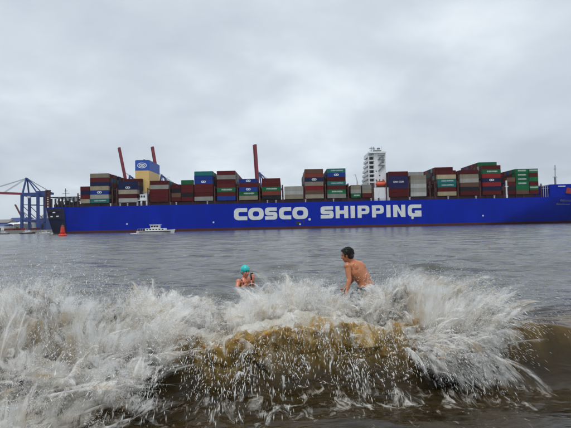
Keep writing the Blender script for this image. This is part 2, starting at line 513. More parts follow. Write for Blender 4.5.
    L(t, mixs.outputs[0], out.inputs['Surface'])
    return m
MATS['water'] = water_material()
wm.materials.append(MATS['water'])
water = bpy.data.objects.new('water', wm)
COL.objects.link(water)
tag(water, 'choppy brown grey river water with a breaking shore wave', 'water', kind='structure')

# ================================================================== SHIP
Y0 = 290.0
BEAM = 58.0
HULL_Z = 17.6
BASE_Z = 19.9
TIER = 2.80
def SX(px, py=195, d=0.0): return P(px, py, Y0 + d).x
def SZ(px, py, d=0.0): return P(px, py, Y0 + d).z
ship = empty('container_ship', (SX(300), Y0 + BEAM / 2, 0), 'long blue container ship with white hull lettering, yellow funnel and white bridge tower', 'ship')

XS, XB = SX(44), SX(648)
YC = Y0 + BEAM / 2
def halfb(x, z):
    """half breadth of the hull at station x and height z"""
    px = 285.5 + x / Y0 * FPX
    zt = min(max(z / HULL_Z, 0), 1.6)
    d = 1.0
    if px < 92:
        t = max(0.0, (92 - px) / 48)
        d = 1 - (0.10 * t ** 2) * min(1, zt) - (1 - min(1, zt)) ** 1.4 * 0.34 * t ** 2.2 - (1 - min(1, zt)) * 0.06 * t
    deck0, wl0 = 545, 478
    s0 = wl0 + (deck0 - wl0) * min(1.35, zt) ** 0.75
    if px > s0:
        t = min(1, (px - s0) / (648 - s0 - (1 - min(1, zt)) * 22))
        d = 1 - t ** (1.55 + 0.5 * min(1, zt))
    return max(0.0, d) * BEAM / 2
def hull_strip(name, zs, mats, top=False, x0=XS, x1=XB, n=110):
    m = MB()
    xs = np.linspace(x0, x1, n)
    k = len(zs)
    vs = []
    for sgn in (-1, 1):
        for x in xs:
            for z in zs:
                vs.append((x, YC + sgn * halfb(x, z), z))
    fs = []
    for sd in range(2):
        o = sd * n * k
        for i in range(n - 1):
            for j in range(k - 1):
                q = (o + i * k + j, o + (i + 1) * k + j, o + (i + 1) * k + j + 1, o + i * k + j + 1)
                fs.append(q if sd == 0 else tuple(reversed(q)))
    for i in range(n - 1):
        if top: fs.append((i * k + k - 1, (i + 1) * k + k - 1, n * k + (i + 1) * k + k - 1, n * k + i * k + k - 1))
    for j in range(k - 1):
        fs.append((j, j + 1, n * k + j + 1, n * k + j))
        fs.append(tuple((n - 1) * k + q for q in (j + 1, j)) + (n * k + (n - 1) * k + j, n * k + (n - 1) * k + j + 1))
    m.add(vs, fs)
    return m.build(name, mats, ship, smooth=True)
hull = hull_strip('hull', [1.7, 5, 8, 11, 14, 16, HULL_Z], MATS['hull_blue'], top=True)
hull_strip('boot_topping', [-4, -1, 0, 1, 1.7], MATS['boot_red'])
# keep deck and transom hard against the smooth side plating
def sharp(o, deg=35):
    me = o.data
    bm = bmesh.new(); bm.from_mesh(me)
    for e in bm.edges:
        if len(e.link_faces) == 2 and e.calc_face_angle(0) > R(deg): e.smooth = False
    bm.to_mesh(me); bm.free()
sharp(hull)
# deck coaming (hatch level under the stacks) and rail
m = MB(); m.box(SX(76), SX(536), Y0 + 2.2, Y0 + BEAM - 2.2, HULL_Z - 0.4, BASE_Z - 0.15); m.build('hatch_coaming', MATS['deck_dark'], ship)
m = MB()
for zz in (18.1, 18.7):
    m.beam((SX(66), Y0 + 0.35, zz), (SX(545), Y0 + 0.35, zz), 0.10)
for x in np.arange(SX(66), SX(545), 3.4):
    m.beam((x, Y0 + 0.35, HULL_Z - 0.05), (x, Y0 + 0.35, 18.72), 0.10)
m.build('deck_rail', MATS['primer_red'], ship)
for i, px in enumerate(np.arange(100, 535, 9.7)):
    if random.random() < 0.72:
        x = SX(px + random.uniform(-2.5, 2.5)); m = MB()
        m.box(x - 0.35, x + 0.35, Y0 + 1.0, Y0 + 1.7, HULL_Z - 0.05, HULL_Z + 1.5)
        m.box(x - 0.5, x + 0.5, Y0 + 0.9, Y0 + 1.8, HULL_Z + 1.49, HULL_Z + 1.85)
        m.build('deck_vent', MATS['white_paint'] if random.random() < 0.55 else MATS['primer_red'], ship)
# draught / tug marks on the plating
for px, py in ((127, 224), (213.5, 222.3), (483, 215.7), (300, 224.2)):
    p = P(px, py, Y0); m = MB()
    m.prism([[(-0.7, 0), (0, -0.7), (0.7, 0), (0, 0.7)]], ((p.x, Y0 - 0.02, p.z), (1, 0, 0), (0, 0, 1), (0, -1, 0)), 0.03)
    m.build('tug_mark', MATS['letter_white'], hull)
# pilot door outline
for px0, px1, py0, py1 in ((296, 300.5, 221.5, 224.5), (303, 304, 220.3, 224.3)):
    a, b_ = P(px0, py0, Y0), P(px1, py1, Y0); m = MB()
    m.box(a.x, b_.x, Y0 - 0.04, Y0 + 0.3, b_.z, a.z); m.build('hull_door', MATS['dark_steel'], hull)

# ---- lettering on the side
def rpoly(pts, rad, seg=5):
    out = []
    n = len(pts)
    for i, p in enumerate(pts):
        r_ = rad[i] if hasattr(rad, '__len__') else rad
        p = Vector(p); a = Vector(pts[i - 1]); b = Vector(pts[(i + 1) % n])
        da, db = a - p, b - p
        r_ = min(r_, da.length * 0.499, db.length * 0.499)
        if r_ < 1e-4:
            out.append(tuple(p)); continue
        s_, e_ = p + da.normalized() * r_, p + db.normalized() * r_
        for k in range(seg + 1):
            t = k / seg
            q = s_ * (1 - t) ** 2 + p * (2 * t * (1 - t)) + e_ * t * t
            out.append((q.x, q.y))
    return out
def glyph(c, w, h, tv, th):
    """heavy extended sans letters; tv = width of uprights, th = height of horizontals"""
    if c == 'O':
        return [rpoly([(0, 0), (w, 0), (w, h), (0, h)], h * 0.48, 9), list(reversed(rpoly([(tv, th), (w - tv, th), (w - tv, h - th), (tv, h - th)], h * 0.24, 9)))]
    if c == 'C':
        return [rpoly([(0, 0), (w, 0), (w, th * 1.12), (tv, th * 1.12), (tv, h - th * 1.12), (w, h - th * 1.12), (w, h), (0, h)], [h * .42, 0, 0, h * .16, h * .16, 0, 0, h * .42], 8)]
    if c == 'G':
        g = h * 0.50
        return [rpoly([(0, 0), (w, 0), (w, g), (w * 0.52, g), (w * 0.52, g - th * 0.7), (w - tv * 0.85, g - th * 0.7), (w - tv * 0.85, th), (tv, th), (tv, h - th), (w, h - th), (w, h), (0, h)],
                      [h * .38, 0, 0, 0, 0, 0, 0, h * .14, h * .14, 0, 0, h * .38], 8)]
    if c == 'S':
        a, b = (h - th) / 2, (h + th) / 2
        return [rpoly([(0, 0), (w, 0), (w, b), (tv, b), (tv, h - th), (w * 0.97, h - th), (w * 0.97, h), (0, h), (0, a), (w - tv, a), (w - tv, th), (0, th)],
                      [0, h * .26, h * .26, h * .1, h * .1, 0, 0, h * .26, h * .26, h * .1, h * .1, 0], 6)]
    if c == 'H':
        a, b = h / 2 - th / 2, h / 2 + th / 2
        return [[(0, 0), (tv, 0), (tv, a), (w - tv, a), (w - tv, 0), (w, 0), (w, h), (w - tv, h), (w - tv, b), (tv, b), (tv, h), (0, h)]]
    if c == 'I':
        return [[(0, 0), (w, 0), (w, h), (0, h)]]
    if c == 'P':
        q = h * 0.30
        return [rpoly([(0, 0), (tv, 0), (tv, q), (w, q), (w, h), (0, h)], [0, 0, 0, h * .3, h * .3, 0], 6), list(reversed(rpoly([(tv, q + th * .85), (w - tv * .9, q + th * .85), (w - tv * .9, h - th * .85), (tv, h - th * .85)], [0, h * .1, h * .1, 0], 5)))]
    if c == 'N':
        return [[(0, 0), (tv, 0), (tv, h * 0.60), (w - tv * 1.05, 0), (w, 0), (w, h), (w - tv, h), (w - tv, h * 0.40), (tv * 1.05, h), (0, h)]]
LET = [('C', 233.9, 247.2), ('O', 248.2, 263.7), ('S', 265.0, 277.2), ('C', 279.0, 291.2), ('O', 292.4, 308.0),
       ('S', 320.6, 333.6), ('H', 335.6, 348.2), ('I', 350.6, 355.0), ('P', 357.6, 369.4), ('P', 372.0, 383.9), ('I', 386.4, 390.6), ('N', 393.2, 405.4), ('G', 407.8, 421.4)]
zb = SZ(300, 219.0); zt_ = SZ(300, 206.9)
for i, (c, a, b) in enumerate(LET):
    xa, xb = SX(a, 213), SX(b, 213)
    m = MB()
    hh = zt_ - zb
    m.prism(glyph(c, xb - xa, hh, 3.0 if c in 'CO' else 2.65, 2.25), ((xa, Y0 - 0.01, zb), (1, 0, 0), (0, 0, 1), (0, -1, 0)), 0.05)
    m.build('letter', MATS['letter_white'], hull)
for px, py in ((309.6, 219.3), (412.5, 217.8)):
    p = P(px, py, Y0); m = MB()
    m.prism([[(0.85 * math.cos(t), 0.85 * math.sin(t)) for t in np.linspace(0, 2 * math.pi, 15)[:-1]]], ((p.x, Y0 - 0.02, p.z), (1, 0, 0), (0, 0, 1), (0, -1, 0)), 0.03)
    m.build('round_mark', MATS['letter_white'], hull)

# ---- containers: catalogue of the outboard stacks, px of the left edge, length, colours bottom -> top, '*' = lettered
F40, F20 = 12.19, 6.06
STK = [
 (80.2, F20, 'the low stack at the stern', ['beige', 'dark red', 'navy', 'dark red']),
 (90.0, F40, 'the tall stack nearest the stern', ['teal*', 'grey', 'blue.', 'cream', 'navy', 'dark red', 'beige']),
 (118.5, F40, 'the stack left of the yellow funnel', ['pale grey', 'dark red', 'beige', 'navy.', 'navy']),
 (150.0, F40, 'the stack right of the yellow funnel', ['dark red', 'dark red', 'dark red', 'grey', 'dark red']),
 (171.5, F20, 'the short dark stack right of the funnel', ['dark red', 'brown', 'black', 'dark red']),
 (181.3, F20 + 1.9, 'the green topped stack right of the funnel', ['dark red', 'black', 'dark red', 'dark red', 'green']),
 (194.4, F40, 'the teal topped stack right of the funnel', ['grey', 'dark red', 'dark red', 'dark red', 'blue.', 'blue', 'teal']),
 (217.0, F40, 'the stack left of the first hull letter', ['blue', 'dark red', 'green*', 'dark red', 'dark red', 'grey', 'dark red']),
 (239.2, F40, 'the stack above the first two letters', ['beige', 'green*', 'blue.', 'dark red', 'blue.']),
 (262.0, F40, 'the stack above the first letter S', ['black', 'red brown', 'green*', 'dark red', 'dark red']),
 (284.6, F40, 'the low pale stack above the lettering', ['beige', 'pale grey', 'grey']),
 (305.3, F40, 'the stack above the lettering gap', ['beige', 'brown', 'bright red', 'beige', 'navy.', 'red brown', 'brown']),
 (327.6, F40, 'the tallest stack left of the white tower', ['grey', 'green*', 'dark red', 'teal*', 'dark red', 'blue.', 'teal*']),
 (351.2, F20 + 0.5, 'the left short stack beside the tower', ['green*', 'grey', 'beige']),
 (362.6, F20, 'the right short stack beside the tower', ['dark red', 'beige', 'grey']),
 (389.2, F40 + 0.6, 'the stack right of the orange lifeboat', ['dark red', 'dark red', 'violet blue', 'violet blue~', 'violet blue', 'dark red']),
 (411.2, F40 - 2.0, 'the grey stack right of the lifeboat', ['pale grey', 'grey', 'pale grey', 'grey', 'beige']),
 (438.2, F40, 'the stack with two teal containers', ['cream', 'dark red', 'teal*', 'teal*', 'cream', 'dark red']),
 (460.8, F40, 'the stack right of the teal pair', ['dark red', 'black', 'brown', 'grey', 'beige', 'dark red']),
 (483.2, F40, 'the tallest stack near the bow', ['dark red', 'navy', 'bright red', 'navy.', 'bright red', 'green*', 'dark red']),
 (507.6, F20 - 0.4, 'the short stack near the bow', ['dark red', 'black', 'dark red', 'brown']),
 (516.6, F20 + 2.4, 'the left green stack near the bow', ['brown', 'green', 'green-', 'green-', 'green-', 'green-']),
 (530.2, F20 - 0.2, 'the right green stack near the bow', ['dark red', 'green-', 'dark red', 'green', 'dark red', 'green-']),
]
CW = 2.44
def box_mesh(length, colour):
    key = 'container_%.2f_%s' % (length, colour)
    if key in bpy.data.meshes: return bpy.data.meshes[key]
    m = MB(); l, h = length, TIER - 0.06
    m.box(0.06, l - 0.06, 0.06, CW - 0.06, 0.10, h - 0.06)
    for x in (0, l - 0.22):
        for y in (0, CW - 0.22): m.box(x, x + 0.22, y, y + 0.22, 0, h)
    for z in (0.0, h - 0.16):
        for y in (0.01, CW - 0.19): m.box(0.22, l - 0.22, y, y + 0.18, z, z + 0.16)
        for x in (0.01, l - 0.19): m.box(x, x + 0.18, 0.22, CW - 0.22, z, z + 0.16)
    n = int((l - 0.6) / 0.62)           # corrugation ribs on the outer side wall
    for i in range(n):
        x = 0.42 + i * (l - 0.84) / n
        m.box(x, x + 0.26, 0.02, 0.07, 0.18, h - 0.18)
    me = m.mesh(key, paint(colour))
    return me
def text_mesh(key, body, size, mat_, align='CENTER'):
    if key in bpy.data.meshes: return bpy.data.meshes[key]
    cu_ = bpy.data.curves.new('txt', 'FONT')
    cu_.body = body; cu_.size = size; cu_.align_x = align; cu_.align_y = 'CENTER'; cu_.extrude = 0.015; cu_.offset = 0.02 * size; cu_.resolution_u = 2
    o = bpy.data.objects.new('txt', cu_); COL.objects.link(o)
    dg = bpy.context.evaluated_depsgraph_get()
    me = bpy.data.meshes.new_from_object(o.evaluated_get(dg))
    bpy.data.objects.remove(o)
    me.transform(Matrix.Rotation(R(90), 4, 'X'))
    me.name = key
    me.materials.clear(); me.materials.append(mat_)
    return me
ORD = ['bottom', 'second from bottom', 'third from bottom', 'fourth from bottom', 'fifth from bottom', 'sixth from bottom', 'seventh from bottom']
TEXTS = {'green': 'EVERGREEN', 'teal': 'CHINA SHIPPING', 'blue': 'COSCO'}
for px, ln, phrase, cols in STK:
    x = SX(px)
    for i, c in enumerate(cols):
        mark = c[-1] if c[-1] in '*.~-' else ''
        c = c.rstrip('*.~-')
        me = box_mesh(ln, c)
        lp = 'topmost' if i == len(cols) - 1 else ORD[i]
        note = {'*': ' with lettering', '.': ' with emblem', '~': ' with logo', '-': ' with lettering', '': ''}[mark]
        o = bpy.data.objects.new('shipping_container', me); COL.objects.link(o)
        jit = random.uniform(-0.06, 0.06)
        o.location = (x + jit, Y0 + 0.25, BASE_Z + i * TIER); ORG[o] = Vector(o.location)
        tag(o, '%s container%s, %s of %s' % (c, note, lp, phrase), 'container', 'containers stacked on the ship')
        def mk(name, me2, dx_, dz_, sx_=1):
            q = bpy.data.objects.new(name, me2); COL.objects.link(q); q.parent = o
            q.location = (dx_, -0.015, dz_); q.scale = (sx_, 1, 1); ORG[q] = ORG[o]
        if mark == '*':
            mk('lettering', text_mesh('text_' + c, TEXTS.get(c, 'COSCO'), 1.3 if c == 'green' else 1.05, MATS['letter_white']), ln / 2 + 0.4, TIER / 2, min(1.0, ln / 12) if ln > 8 else 0.55)
        elif mark == '.':
            if 'emblem_mesh' not in bpy.data.meshes:
                m = MB()
                for k in (-1, 1):
                    ring = [(k * 0.62 + 1.0 * math.cos(t), 0.72 * math.sin(t)) for t in np.linspace(0, 2 * math.pi, 17)[:-1]]
                    inn = [(k * 0.62 + 0.55 * math.cos(t), 0.34 * math.sin(t)) for t in np.linspace(0, 2 * math.pi, 17)[:-1]]
                    m.prism([ring, list(reversed(inn))], ((0, 0.01 * k, 0), (1, 0, 0), (0, 0, 1), (0, -1, 0)), 0.03)
                m.mesh('emblem_mesh', MATS['letter_white'])
            mk('emblem', bpy.data.meshes['emblem_mesh'], ln / 2, TIER / 2)
        elif mark == '~':
            mk('lettering', text_mesh('text_logo', 'CMA CGM', 1.5, MATS['letter_white']), ln / 2, TIER / 2)
        elif mark == '-':
            if 'stripe_%.1f' % ln not in bpy.data.meshes:
                m = MB(); m.box(-ln * 0.36, ln * 0.36, -0.03, 0, -0.34, 0.34); m.mesh('stripe_%.1f' % ln, MATS['letter_white'])
            mk('lettering', text_mesh('text_gr_%.1f' % ln, 'EVERGREEN', 1.25, MATS['letter_white']), ln / 2, TIER * 0.55, 0.8)

# inner rows: the rest of the deck load, more than anybody could pick out
pal = ['dark red'] * 7 + ['navy', 'blue', 'grey', 'beige', 'green', 'teal', 'brown', 'bright red', 'pale grey', 'black', 'red brown']
keys = sorted(set(pal))
m = MB()
INNER = {402: None}
for bi, (px, ln, phrase, cols) in enumerate(STK):
    x = SX(px)
    for row in range(1, 23):
        hgt = len(cols)
        if hgt >= 5: hgt += random.choice([0, 0, 0, 0, -1])
        if px in (438.2, 411.2) and 2 <= row < 12: hgt = len(cols) + 1
        if px == 483.2 and 1 <= row < 14: hgt = len(cols) + (1 if row > 1 else 0)
        if px in (181.3, 171.5): hgt = min(hgt, 4)
        if px == 118.5: hgt = 5 if row < 4 else 6
        if 3.0 < row and px in (80.2,): hgt = 3
        yy = Y0 + 0.25 + row * 2.52
        if px in (351.2, 362.6): hgt = 3
        for i in range(hgt):
            c = random.choice(pal)
            if row in (1,) and i >= len(cols): c = 'dark red'
            z = BASE_Z + i * TIER
            m.box(x + random.uniform(-.1, .1), x + ln, yy, yy + 2.44, z + 0.03, z + TIER - 0.05, keys.index(c))
o = m.build('shipping_container', [paint(k) for k in keys], None, origin=(0, Y0 + BEAM / 2, BASE_Z))
tag(o, 'mass of mixed containers filling the inner rows behind the outer stacks', 'containers', kind='stuff')

# lashing bridges between the bays: gangway frames of posts and platforms
gaps = [77.5, 112.0, 116.5, 147.6, 169.6, 192.6, 214.6, 237.4, 259.6, 282.6, 303.9, 325.8, 348.4, 373.0, 386.8, 409.0, 430.5, 435.5, 458.6, 480.6, 504.5, 542.0]
for px in gaps:
    x = SX(px); m = MB(); tall = 2 if px > 500 or px < 80 else 3
    for row in np.arange(0, 57, 5.04):
        m.box(x - 0.35, x + 0.35, Y0 + 0.5 + row, Y0 + 0.8 + row, HULL_Z - 0.1, BASE_Z + tall * TIER + 1.1)
    for t in range(1, tall + 1):
        zz = BASE_Z + t * TIER - 0.2
        m.box(x - 0.55, x + 0.55, Y0 + 0.4, Y0 + 57.2, zz, zz + 0.18)
        m.beam((x - 0.5, Y0 + 0.45, zz + 1.1), (x - 0.5, Y0 + 57, zz + 1.1), 0.08)
    for row in np.arange(0.5, 56, 10.08):
        m.beam((x, Y0 + row, HULL_Z), (x, Y0 + row + 5.04, BASE_Z + tall * TIER), 0.16)
    m.build('lashing_bridge', MATS['primer_red'], ship)

# ---- funnel and engine casing
fx0, fx1, fy0, fy1 = SX(135, 180, 13), SX(149.3, 180, 13), Y0 + 13, Y0 + 39
fz0, fzm, fz1 = SZ(140, 192, 13), SZ(140, 170.6, 13), SZ(140, 160.3, 13)
def rrect(x0, x1, y0, y1, r_): return rpoly([(x0, y0), (x1, y0), (x1, y1), (x0, y1)], r_, 4)
UP = ((1, 0, 0), (0, 1, 0), (0, 0, 1))
m = MB(); m.prism([rrect(fx0, fx1, fy0, fy1, 0.7)], ((0, 0, fz0),) + UP, fzm - fz0); fun = m.build('funnel', MATS['funnel_yellow'], ship)
m = MB(); m.prism([rrect(fx0, fx1, fy0, fy1, 0.7)], ((0, 0, fzm + 0.005),) + UP, fz1 - fzm); m.build('funnel_band', MATS['funnel_blue'], fun)
m = MB(); m.prism([rrect(fx0 + .5, fx1 - .5, fy0 + .5, fy1 - .5, 0.7)], ((0, 0, fz1 - 0.05),) + UP, 0.35)
for i in range(4):
    m.tube([((fx0 + fx1) / 2 - 1 + (i % 2) * 2.5, fy0 + 8 + i * 3.4, fz1 - 0.2), ((fx0 + fx1) / 2 - 1 + (i % 2) * 2.5, fy0 + 8 + i * 3.4, fz1 + 1.7)], 0.75, 12)
m.build('exhaust_pipe', MATS['soot'], fun)
m = MB()                                             # oval emblem with twin letter shapes
cx, cz = (fx0 + fx1) / 2, (fzm + fz1) / 2
el = [(3.3 * math.cos(t), 1.95 * math.sin(t)) for t in np.linspace(0, 2 * math.pi, 33)[:-1]]
el2 = [(2.75 * math.cos(t), 1.5 * math.sin(t)) for t in np.linspace(0, 2 * math.pi, 33)[:-1]]
FR = ((cx, fy0 - 0.02, cz), (1, 0, 0), (0, 0, 1), (0, -1, 0))
m.prism([el, list(reversed(el2))], FR, 0.05)
for k in (-1, 1):
    a_ = [(k * 0.85 + 1.05 * math.cos(t), 1.0 * math.sin(t)) for t in np.linspace(0, 2 * math.pi, 21)[:-1]]
    b_ = [(k * 0.85 + 0.5 * math.cos(t), 0.42 * math.sin(t)) for t in np.linspace(0, 2 * math.pi, 21)[:-1]]
    m.prism([a_, list(reversed(b_))], ((cx, fy0 - 0.02 - 0.005 * k, cz),) + FR[1:], 0.06)
m.build('emblem', MATS['letter_white'], fun)
m = MB(); m.box(fx0 + 0.6, fx1 - 0.4, fy0 + 0.3, fy1 - 0.4, HULL_Z - 0.1, fz0 - 0.02)
m.build('engine_casing', MATS['white_paint'], ship)
m = MB()                                             # white deck house legs and gallery in front of the casing
for px in (136.6, 140.6, 146.0):
    x = SX(px); m.box(x - 0.5, x + 0.5, Y0 + 1.2, Y0 + 2.2, HULL_Z - 0.1, SZ(140, 200.6))
m.box(SX(135.4), SX(147), Y0 + 1.0, Y0 + 9, SZ(140, 200.6), SZ(140, 199.6))
m.box(SX(138.5), SX(146), Y0 + 2.5, Y0 + 12.5, SZ(140, 199.4), SZ(140, 194.0))
m.beam((SX(135.4), Y0 + 1.1, SZ(140, 198)), (SX(147), Y0 + 1.1, SZ(140, 198)), 0.1)
m.build('boat_deck', MATS['white_paint'], ship)
for px in (139.6, 141.8, 144.2):
    m = MB(); p = P(px, 196.5, Y0 + 2.5); m.box(p.x - 0.5, p.x + 0.5, Y0 + 2.44, Y0 + 2.6, p.z - 0.7, p.z + 0.7); m.build('window', MATS['window_dark'], ship)
# small davit cranes behind the funnel
for px, top in ((161.6, 179), (167.4, 178)):
    m = MB(); p = P(px, 184, Y0 + 16); q = P(px, top, Y0 + 16)
    m.tube([(p.x, p.y, HULL_Z), q, (q.x + 1.1, q.y, q.z + 0.9), (q.x + 2.0, q.y, q.z - 0.3)], 0.18, 8)
    m.build('davit', MATS['white_paint'], ship)

# ---- bridge tower
tx0, tx1 = SX(374.5, 180, 6), SX(386.2, 180, 6)
bx0 = SX(368.6, 180, 6)
ty0, ty1 = Y0 + 6, Y0 + 35
ztop = SZ(376, 153.2, 6)
house = None
m = MB()
m.box(tx0, tx1, ty0, ty1 - 9, HULL_Z, ztop); m.box(tx0 + 0.4, tx1 - 0.4, ty1 - 9.003, ty1, HULL_Z, ztop - 9)
house = m.build('bridge_tower', MATS['white_paint'], ship)
m = MB()
levels = [SZ(372, p, 6) for p in (181.5, 177.3, 173.1, 168.7, 164.2, 159.8, 155.4)]
for z in levels:                                     # open galleries on the aft side
    te = ty1 - 0.3 - 2.2 * levels.index(z)
    m.box(bx0, tx0 - 0.003, ty0 + 0.25, te, z - 0.75, z)
    m.box(bx0, bx0 + 0.10, ty0 + 0.3, te - 0.1, z, z + 0.95)
for z0_, z1_ in zip(levels[:-1], levels[1:]):
    for yy in np.arange(ty0 + 8.5, ty1 - 4 - 2.2 * (levels.index(z1_)), 3.4):
        m.box(bx0 + 0.25, bx0 + 2.2, yy, yy + 1.8, z0_ + 0.003, z1_ - 0.753)
m.box(bx0, tx0 - 0.003, ty0 + 5, ty1 - 0.3, HULL_Z, levels[0] - 0.753)
m.box(bx0 + 0.02, bx0 + 0.75, ty0 + 0.3, ty0 + 1.0, HULL_Z, levels[-1] - 0.753)
m.build('gallery', MATS['white_paint'], house)
for z0_, z1_ in zip(levels[:-1], levels[1:]):
    m = MB(); m.box(bx0 + 2.3, tx0 - 0.004, ty0 + 4.0, ty0 + 5, z0_ + 0.01, z1_ - 0.76); m.build('doorway', MATS['window_dark'], house)
m = MB()                                             # zigzag outside stair on the near face
zs_ = [SZ(380, p, 6) for p in (171, 165.2, 159.6, 155.2)]
xa, xb = SX(378.4, 165, 6), SX(384.2, 165, 6)
for i in range(3):
    a, b_ = (xa, xb) if i % 2 == 0 else (xa + 0.3, xb)
    m.beam((a, ty0 - 0.5, zs_[i]), (b_, ty0 - 0.5, zs_[i + 1]), 0.9, 0.75)
    m.box(xa - 0.3, xb + 0.3, ty0 - 1.0, ty0, zs_[i + 1] - 0.15, zs_[i + 1])
m.build('stair', MATS['stair_grey'], house)
for k, py in enumerate(np.arange(158, 182, 4.4)):    # cabin windows, each a frame-deep pane
    for px in (376.2, 379.6, 383.0):
        if random.random() < 0.62:
            p = P(px, py, ty0); m = MB(); m.box(p.x - 0.36, p.x + 0.36, ty0 - 0.03, ty0 + 0.2, p.z - 0.42, p.z + 0.42); m.build('window', MATS['window_dark'], house)
m = MB()                                             # navigating bridge with wings
wz = ztop
m.box(bx0 + 0.6, tx1 + 0.1, Y0 + 4.6, ty1 - 10, wz + 0.003, wz + 0.4)
m.box(bx0 + 3.2, tx1 - 2.2, Y0 + 7, ty1 - 12, wz + 0.403, wz + 2.6)
for yy in (Y0 + 3.1, ty1 - 11.9):
    m.box(bx0 + 0.65, tx1 + 0.05, yy + 1.6, yy + 1.72, wz + 0.41, wz + 1.1)
m.box(bx0 + 0.65, bx0 + 0.77, Y0 + 4.9, ty1 - 10.4, wz + 0.41, wz + 1.1)
nav = m.build('navigation_bridge', MATS['white_paint'], house)
m = MB(); m.box(bx0 + 3.6, tx1 - 2.6, Y0 + 6.95, Y0 + 7.2, wz + 1.2, wz + 2.1); m.build('window', MATS['window_dark'], nav)
m = MB()
mxp = SX(372.3, 150, 20)
for dx_ in (-0.9, 0.9):
    m.beam((mxp + dx_, Y0 + 20, wz + 2.5), (mxp + dx_ * 0.8, Y0 + 20, SZ(372, 146.6, 20)), 0.28)
for z in np.arange(wz + 3.5, SZ(372, 147, 20), 1.3):
    m.beam((mxp - 0.9, Y0 + 20, z), (mxp + 0.9, Y0 + 20, z), 0.16)
m.beam((mxp - 2.2, Y0 + 20, SZ(372, 148.6, 20)), (mxp + 2.2, Y0 + 20, SZ(372, 148.6, 20)), 0.25)
m.box(tx1 - 4.5, tx1 - 2.6, Y0 + 10, Y0 + 12, wz + 2.6, wz + 4.4)
m.beam((tx1 - 2, Y0 + 9, wz + 0.4), (tx1 - 2, Y0 + 9, wz + 5.2), 0.14); m.ball((tx0 + 1.2, Y0 + 12, wz + 3.3), (0.8, 0.8, 0.8), 12, 8)
for zz in (4.4, 6.0): m.box(mxp - 1.7, mxp + 1.7, Y0 + 19.8, Y0 + 20.2, wz + zz, wz + zz + 0.25)
m.build('radar_mast', MATS['stair_grey'], nav)
m = MB(); m.box(SX(374.2, 195, 1.5), SX(388.6, 195, 1.5), Y0 + 1.5, Y0 + 5.9, HULL_Z - 0.1, SZ(380, 187.6, 1.5))
m.build('lower_deckhouse', MATS['white_paint'], house)
# lifeboat in its davits
lx0, lx1 = SX(376.0, 184, 1.5), SX(387.4, 184, 1.5)
lz = SZ(381, 184.0, 1.5)
boat = empty('lifeboat', ((lx0 + lx1) / 2, Y0 + 3.2, SZ(381, 187.5, 1.5)), 'orange enclosed lifeboat slung below the white bridge tower', 'lifeboat')
m = MB(); n = 11
m.tube([(lx0 + (lx1 - lx0) * t, Y0 + 3.2, lz + 0.35 * (2 * t - 1) ** 2) for t in np.linspace(0, 1, n)], [1.55 * (1 - abs(2 * t - 1) ** 3.2) ** 0.5 + 0.12 for t in np.linspace(0, 1, n)], 14)
m.build('hull', MATS['lifeboat_orange'], boat, smooth=True)
m = MB(); m.box(lx0 + 2.0, lx1 - 2.6, Y0 + 2.3, Y0 + 4.1, lz + 1.2, lz + 2.1); m.box(lx1 - 3.0, lx1 - 1.7, Y0 + 2.6, Y0 + 3.8, lz + 1.25, lz + 2.5)
m.build('canopy', MATS['lifeboat_orange'], boat)
for k in range(4):
    x = lx0 + 2.4 + k * 1.1; m = MB(); m.box(x, x + 0.5, Y0 + 2.26, Y0 + 2.35, lz + 1.45, lz + 1.85); m.build('window', MATS['window_dark'], boat)
m = MB(); m.box(lx0 + 0.4, lx1 - 0.4, Y0 + 1.9, Y0 + 4.6, lz - 1.95, lz - 1.45)
m.box(lx0 + 1.2, lx0 + 1.6, Y0 + 4.6, Y0 + 5.2, lz - 1.5, lz + 3); m.box(lx1 - 1.6, lx1 - 1.2, Y0 + 4.6, Y0 + 5.2, lz - 1.5, lz + 3)
m.build('boat_davit', MATS['dark_steel'], house)
# thin white deck crane left of the tower
m = MB(); p, q = P(357.4, 184, Y0 + 30), P(355.4, 174.5, Y0 + 30)
m.beam((p.x, p.y, HULL_Z), (p.x, p.y, p.z + 2), 0.9); m.beam((p.x, p.y, p.z + 1.5), q, 0.55); m.beam(q, (q.x - 1.4, q.y, q.z - 0.4), 0.4)
m.build('deck_crane', MATS['white_paint'], ship)

# ---- forecastle, breakwater, foremast
fz = SZ(556, 184.6, 2)
m = MB(); n = 26
xs = np.linspace(SX(550.5), SX(646), n)
vs = []
for sg in (-1, 1):
    for x in xs:
        for z in (HULL_Z - 0.02, fz + (x - xs[0]) * 0.012): vs.append((x, YC + sg * halfb(x, z if z < HULL_Z else z), z))
fs = []
for i in range(n - 1):
    a = 2 * i; fs.append((a, a + 2, a + 3, a + 1)); b = 2 * n + a; fs.append((b, b + 1, b + 3, b + 2)); fs.append((a + 1, a + 3, b + 3, b + 1))
fs.append((0, 1, 2 * n + 1, 2 * n))
m.add(vs, fs); fore = m.build('forecastle', MATS['hull_blue'], ship)
p = P(567.5, 190.5, Y0 + 3); m = MB()
yb = YC - halfb(p.x, p.z)
m.prism([rpoly([(-3.2, -2.0), (2.4, -2.6), (3.0, 2.2), (0.5, 1.2), (-1.8, 2.0)], 0.5, 3)], ((p.x, yb - 0.05, p.z), (1, 0, 0), (0, 0.1, 1), (0, -1, 0)), 0.5)
m.build('anchor_recess', MATS['crane_red'], fore)
p = P(561, 186.3, Y0 + 1); m = MB(); yb = YC - halfb(p.x, p.z)
m.box(p.x - 2.6, p.x + 2.2, yb - 0.25, yb + 0.4, p.z - 0.28, p.z + 0.28); m.build('name_band', MATS['letter_white'], fore)
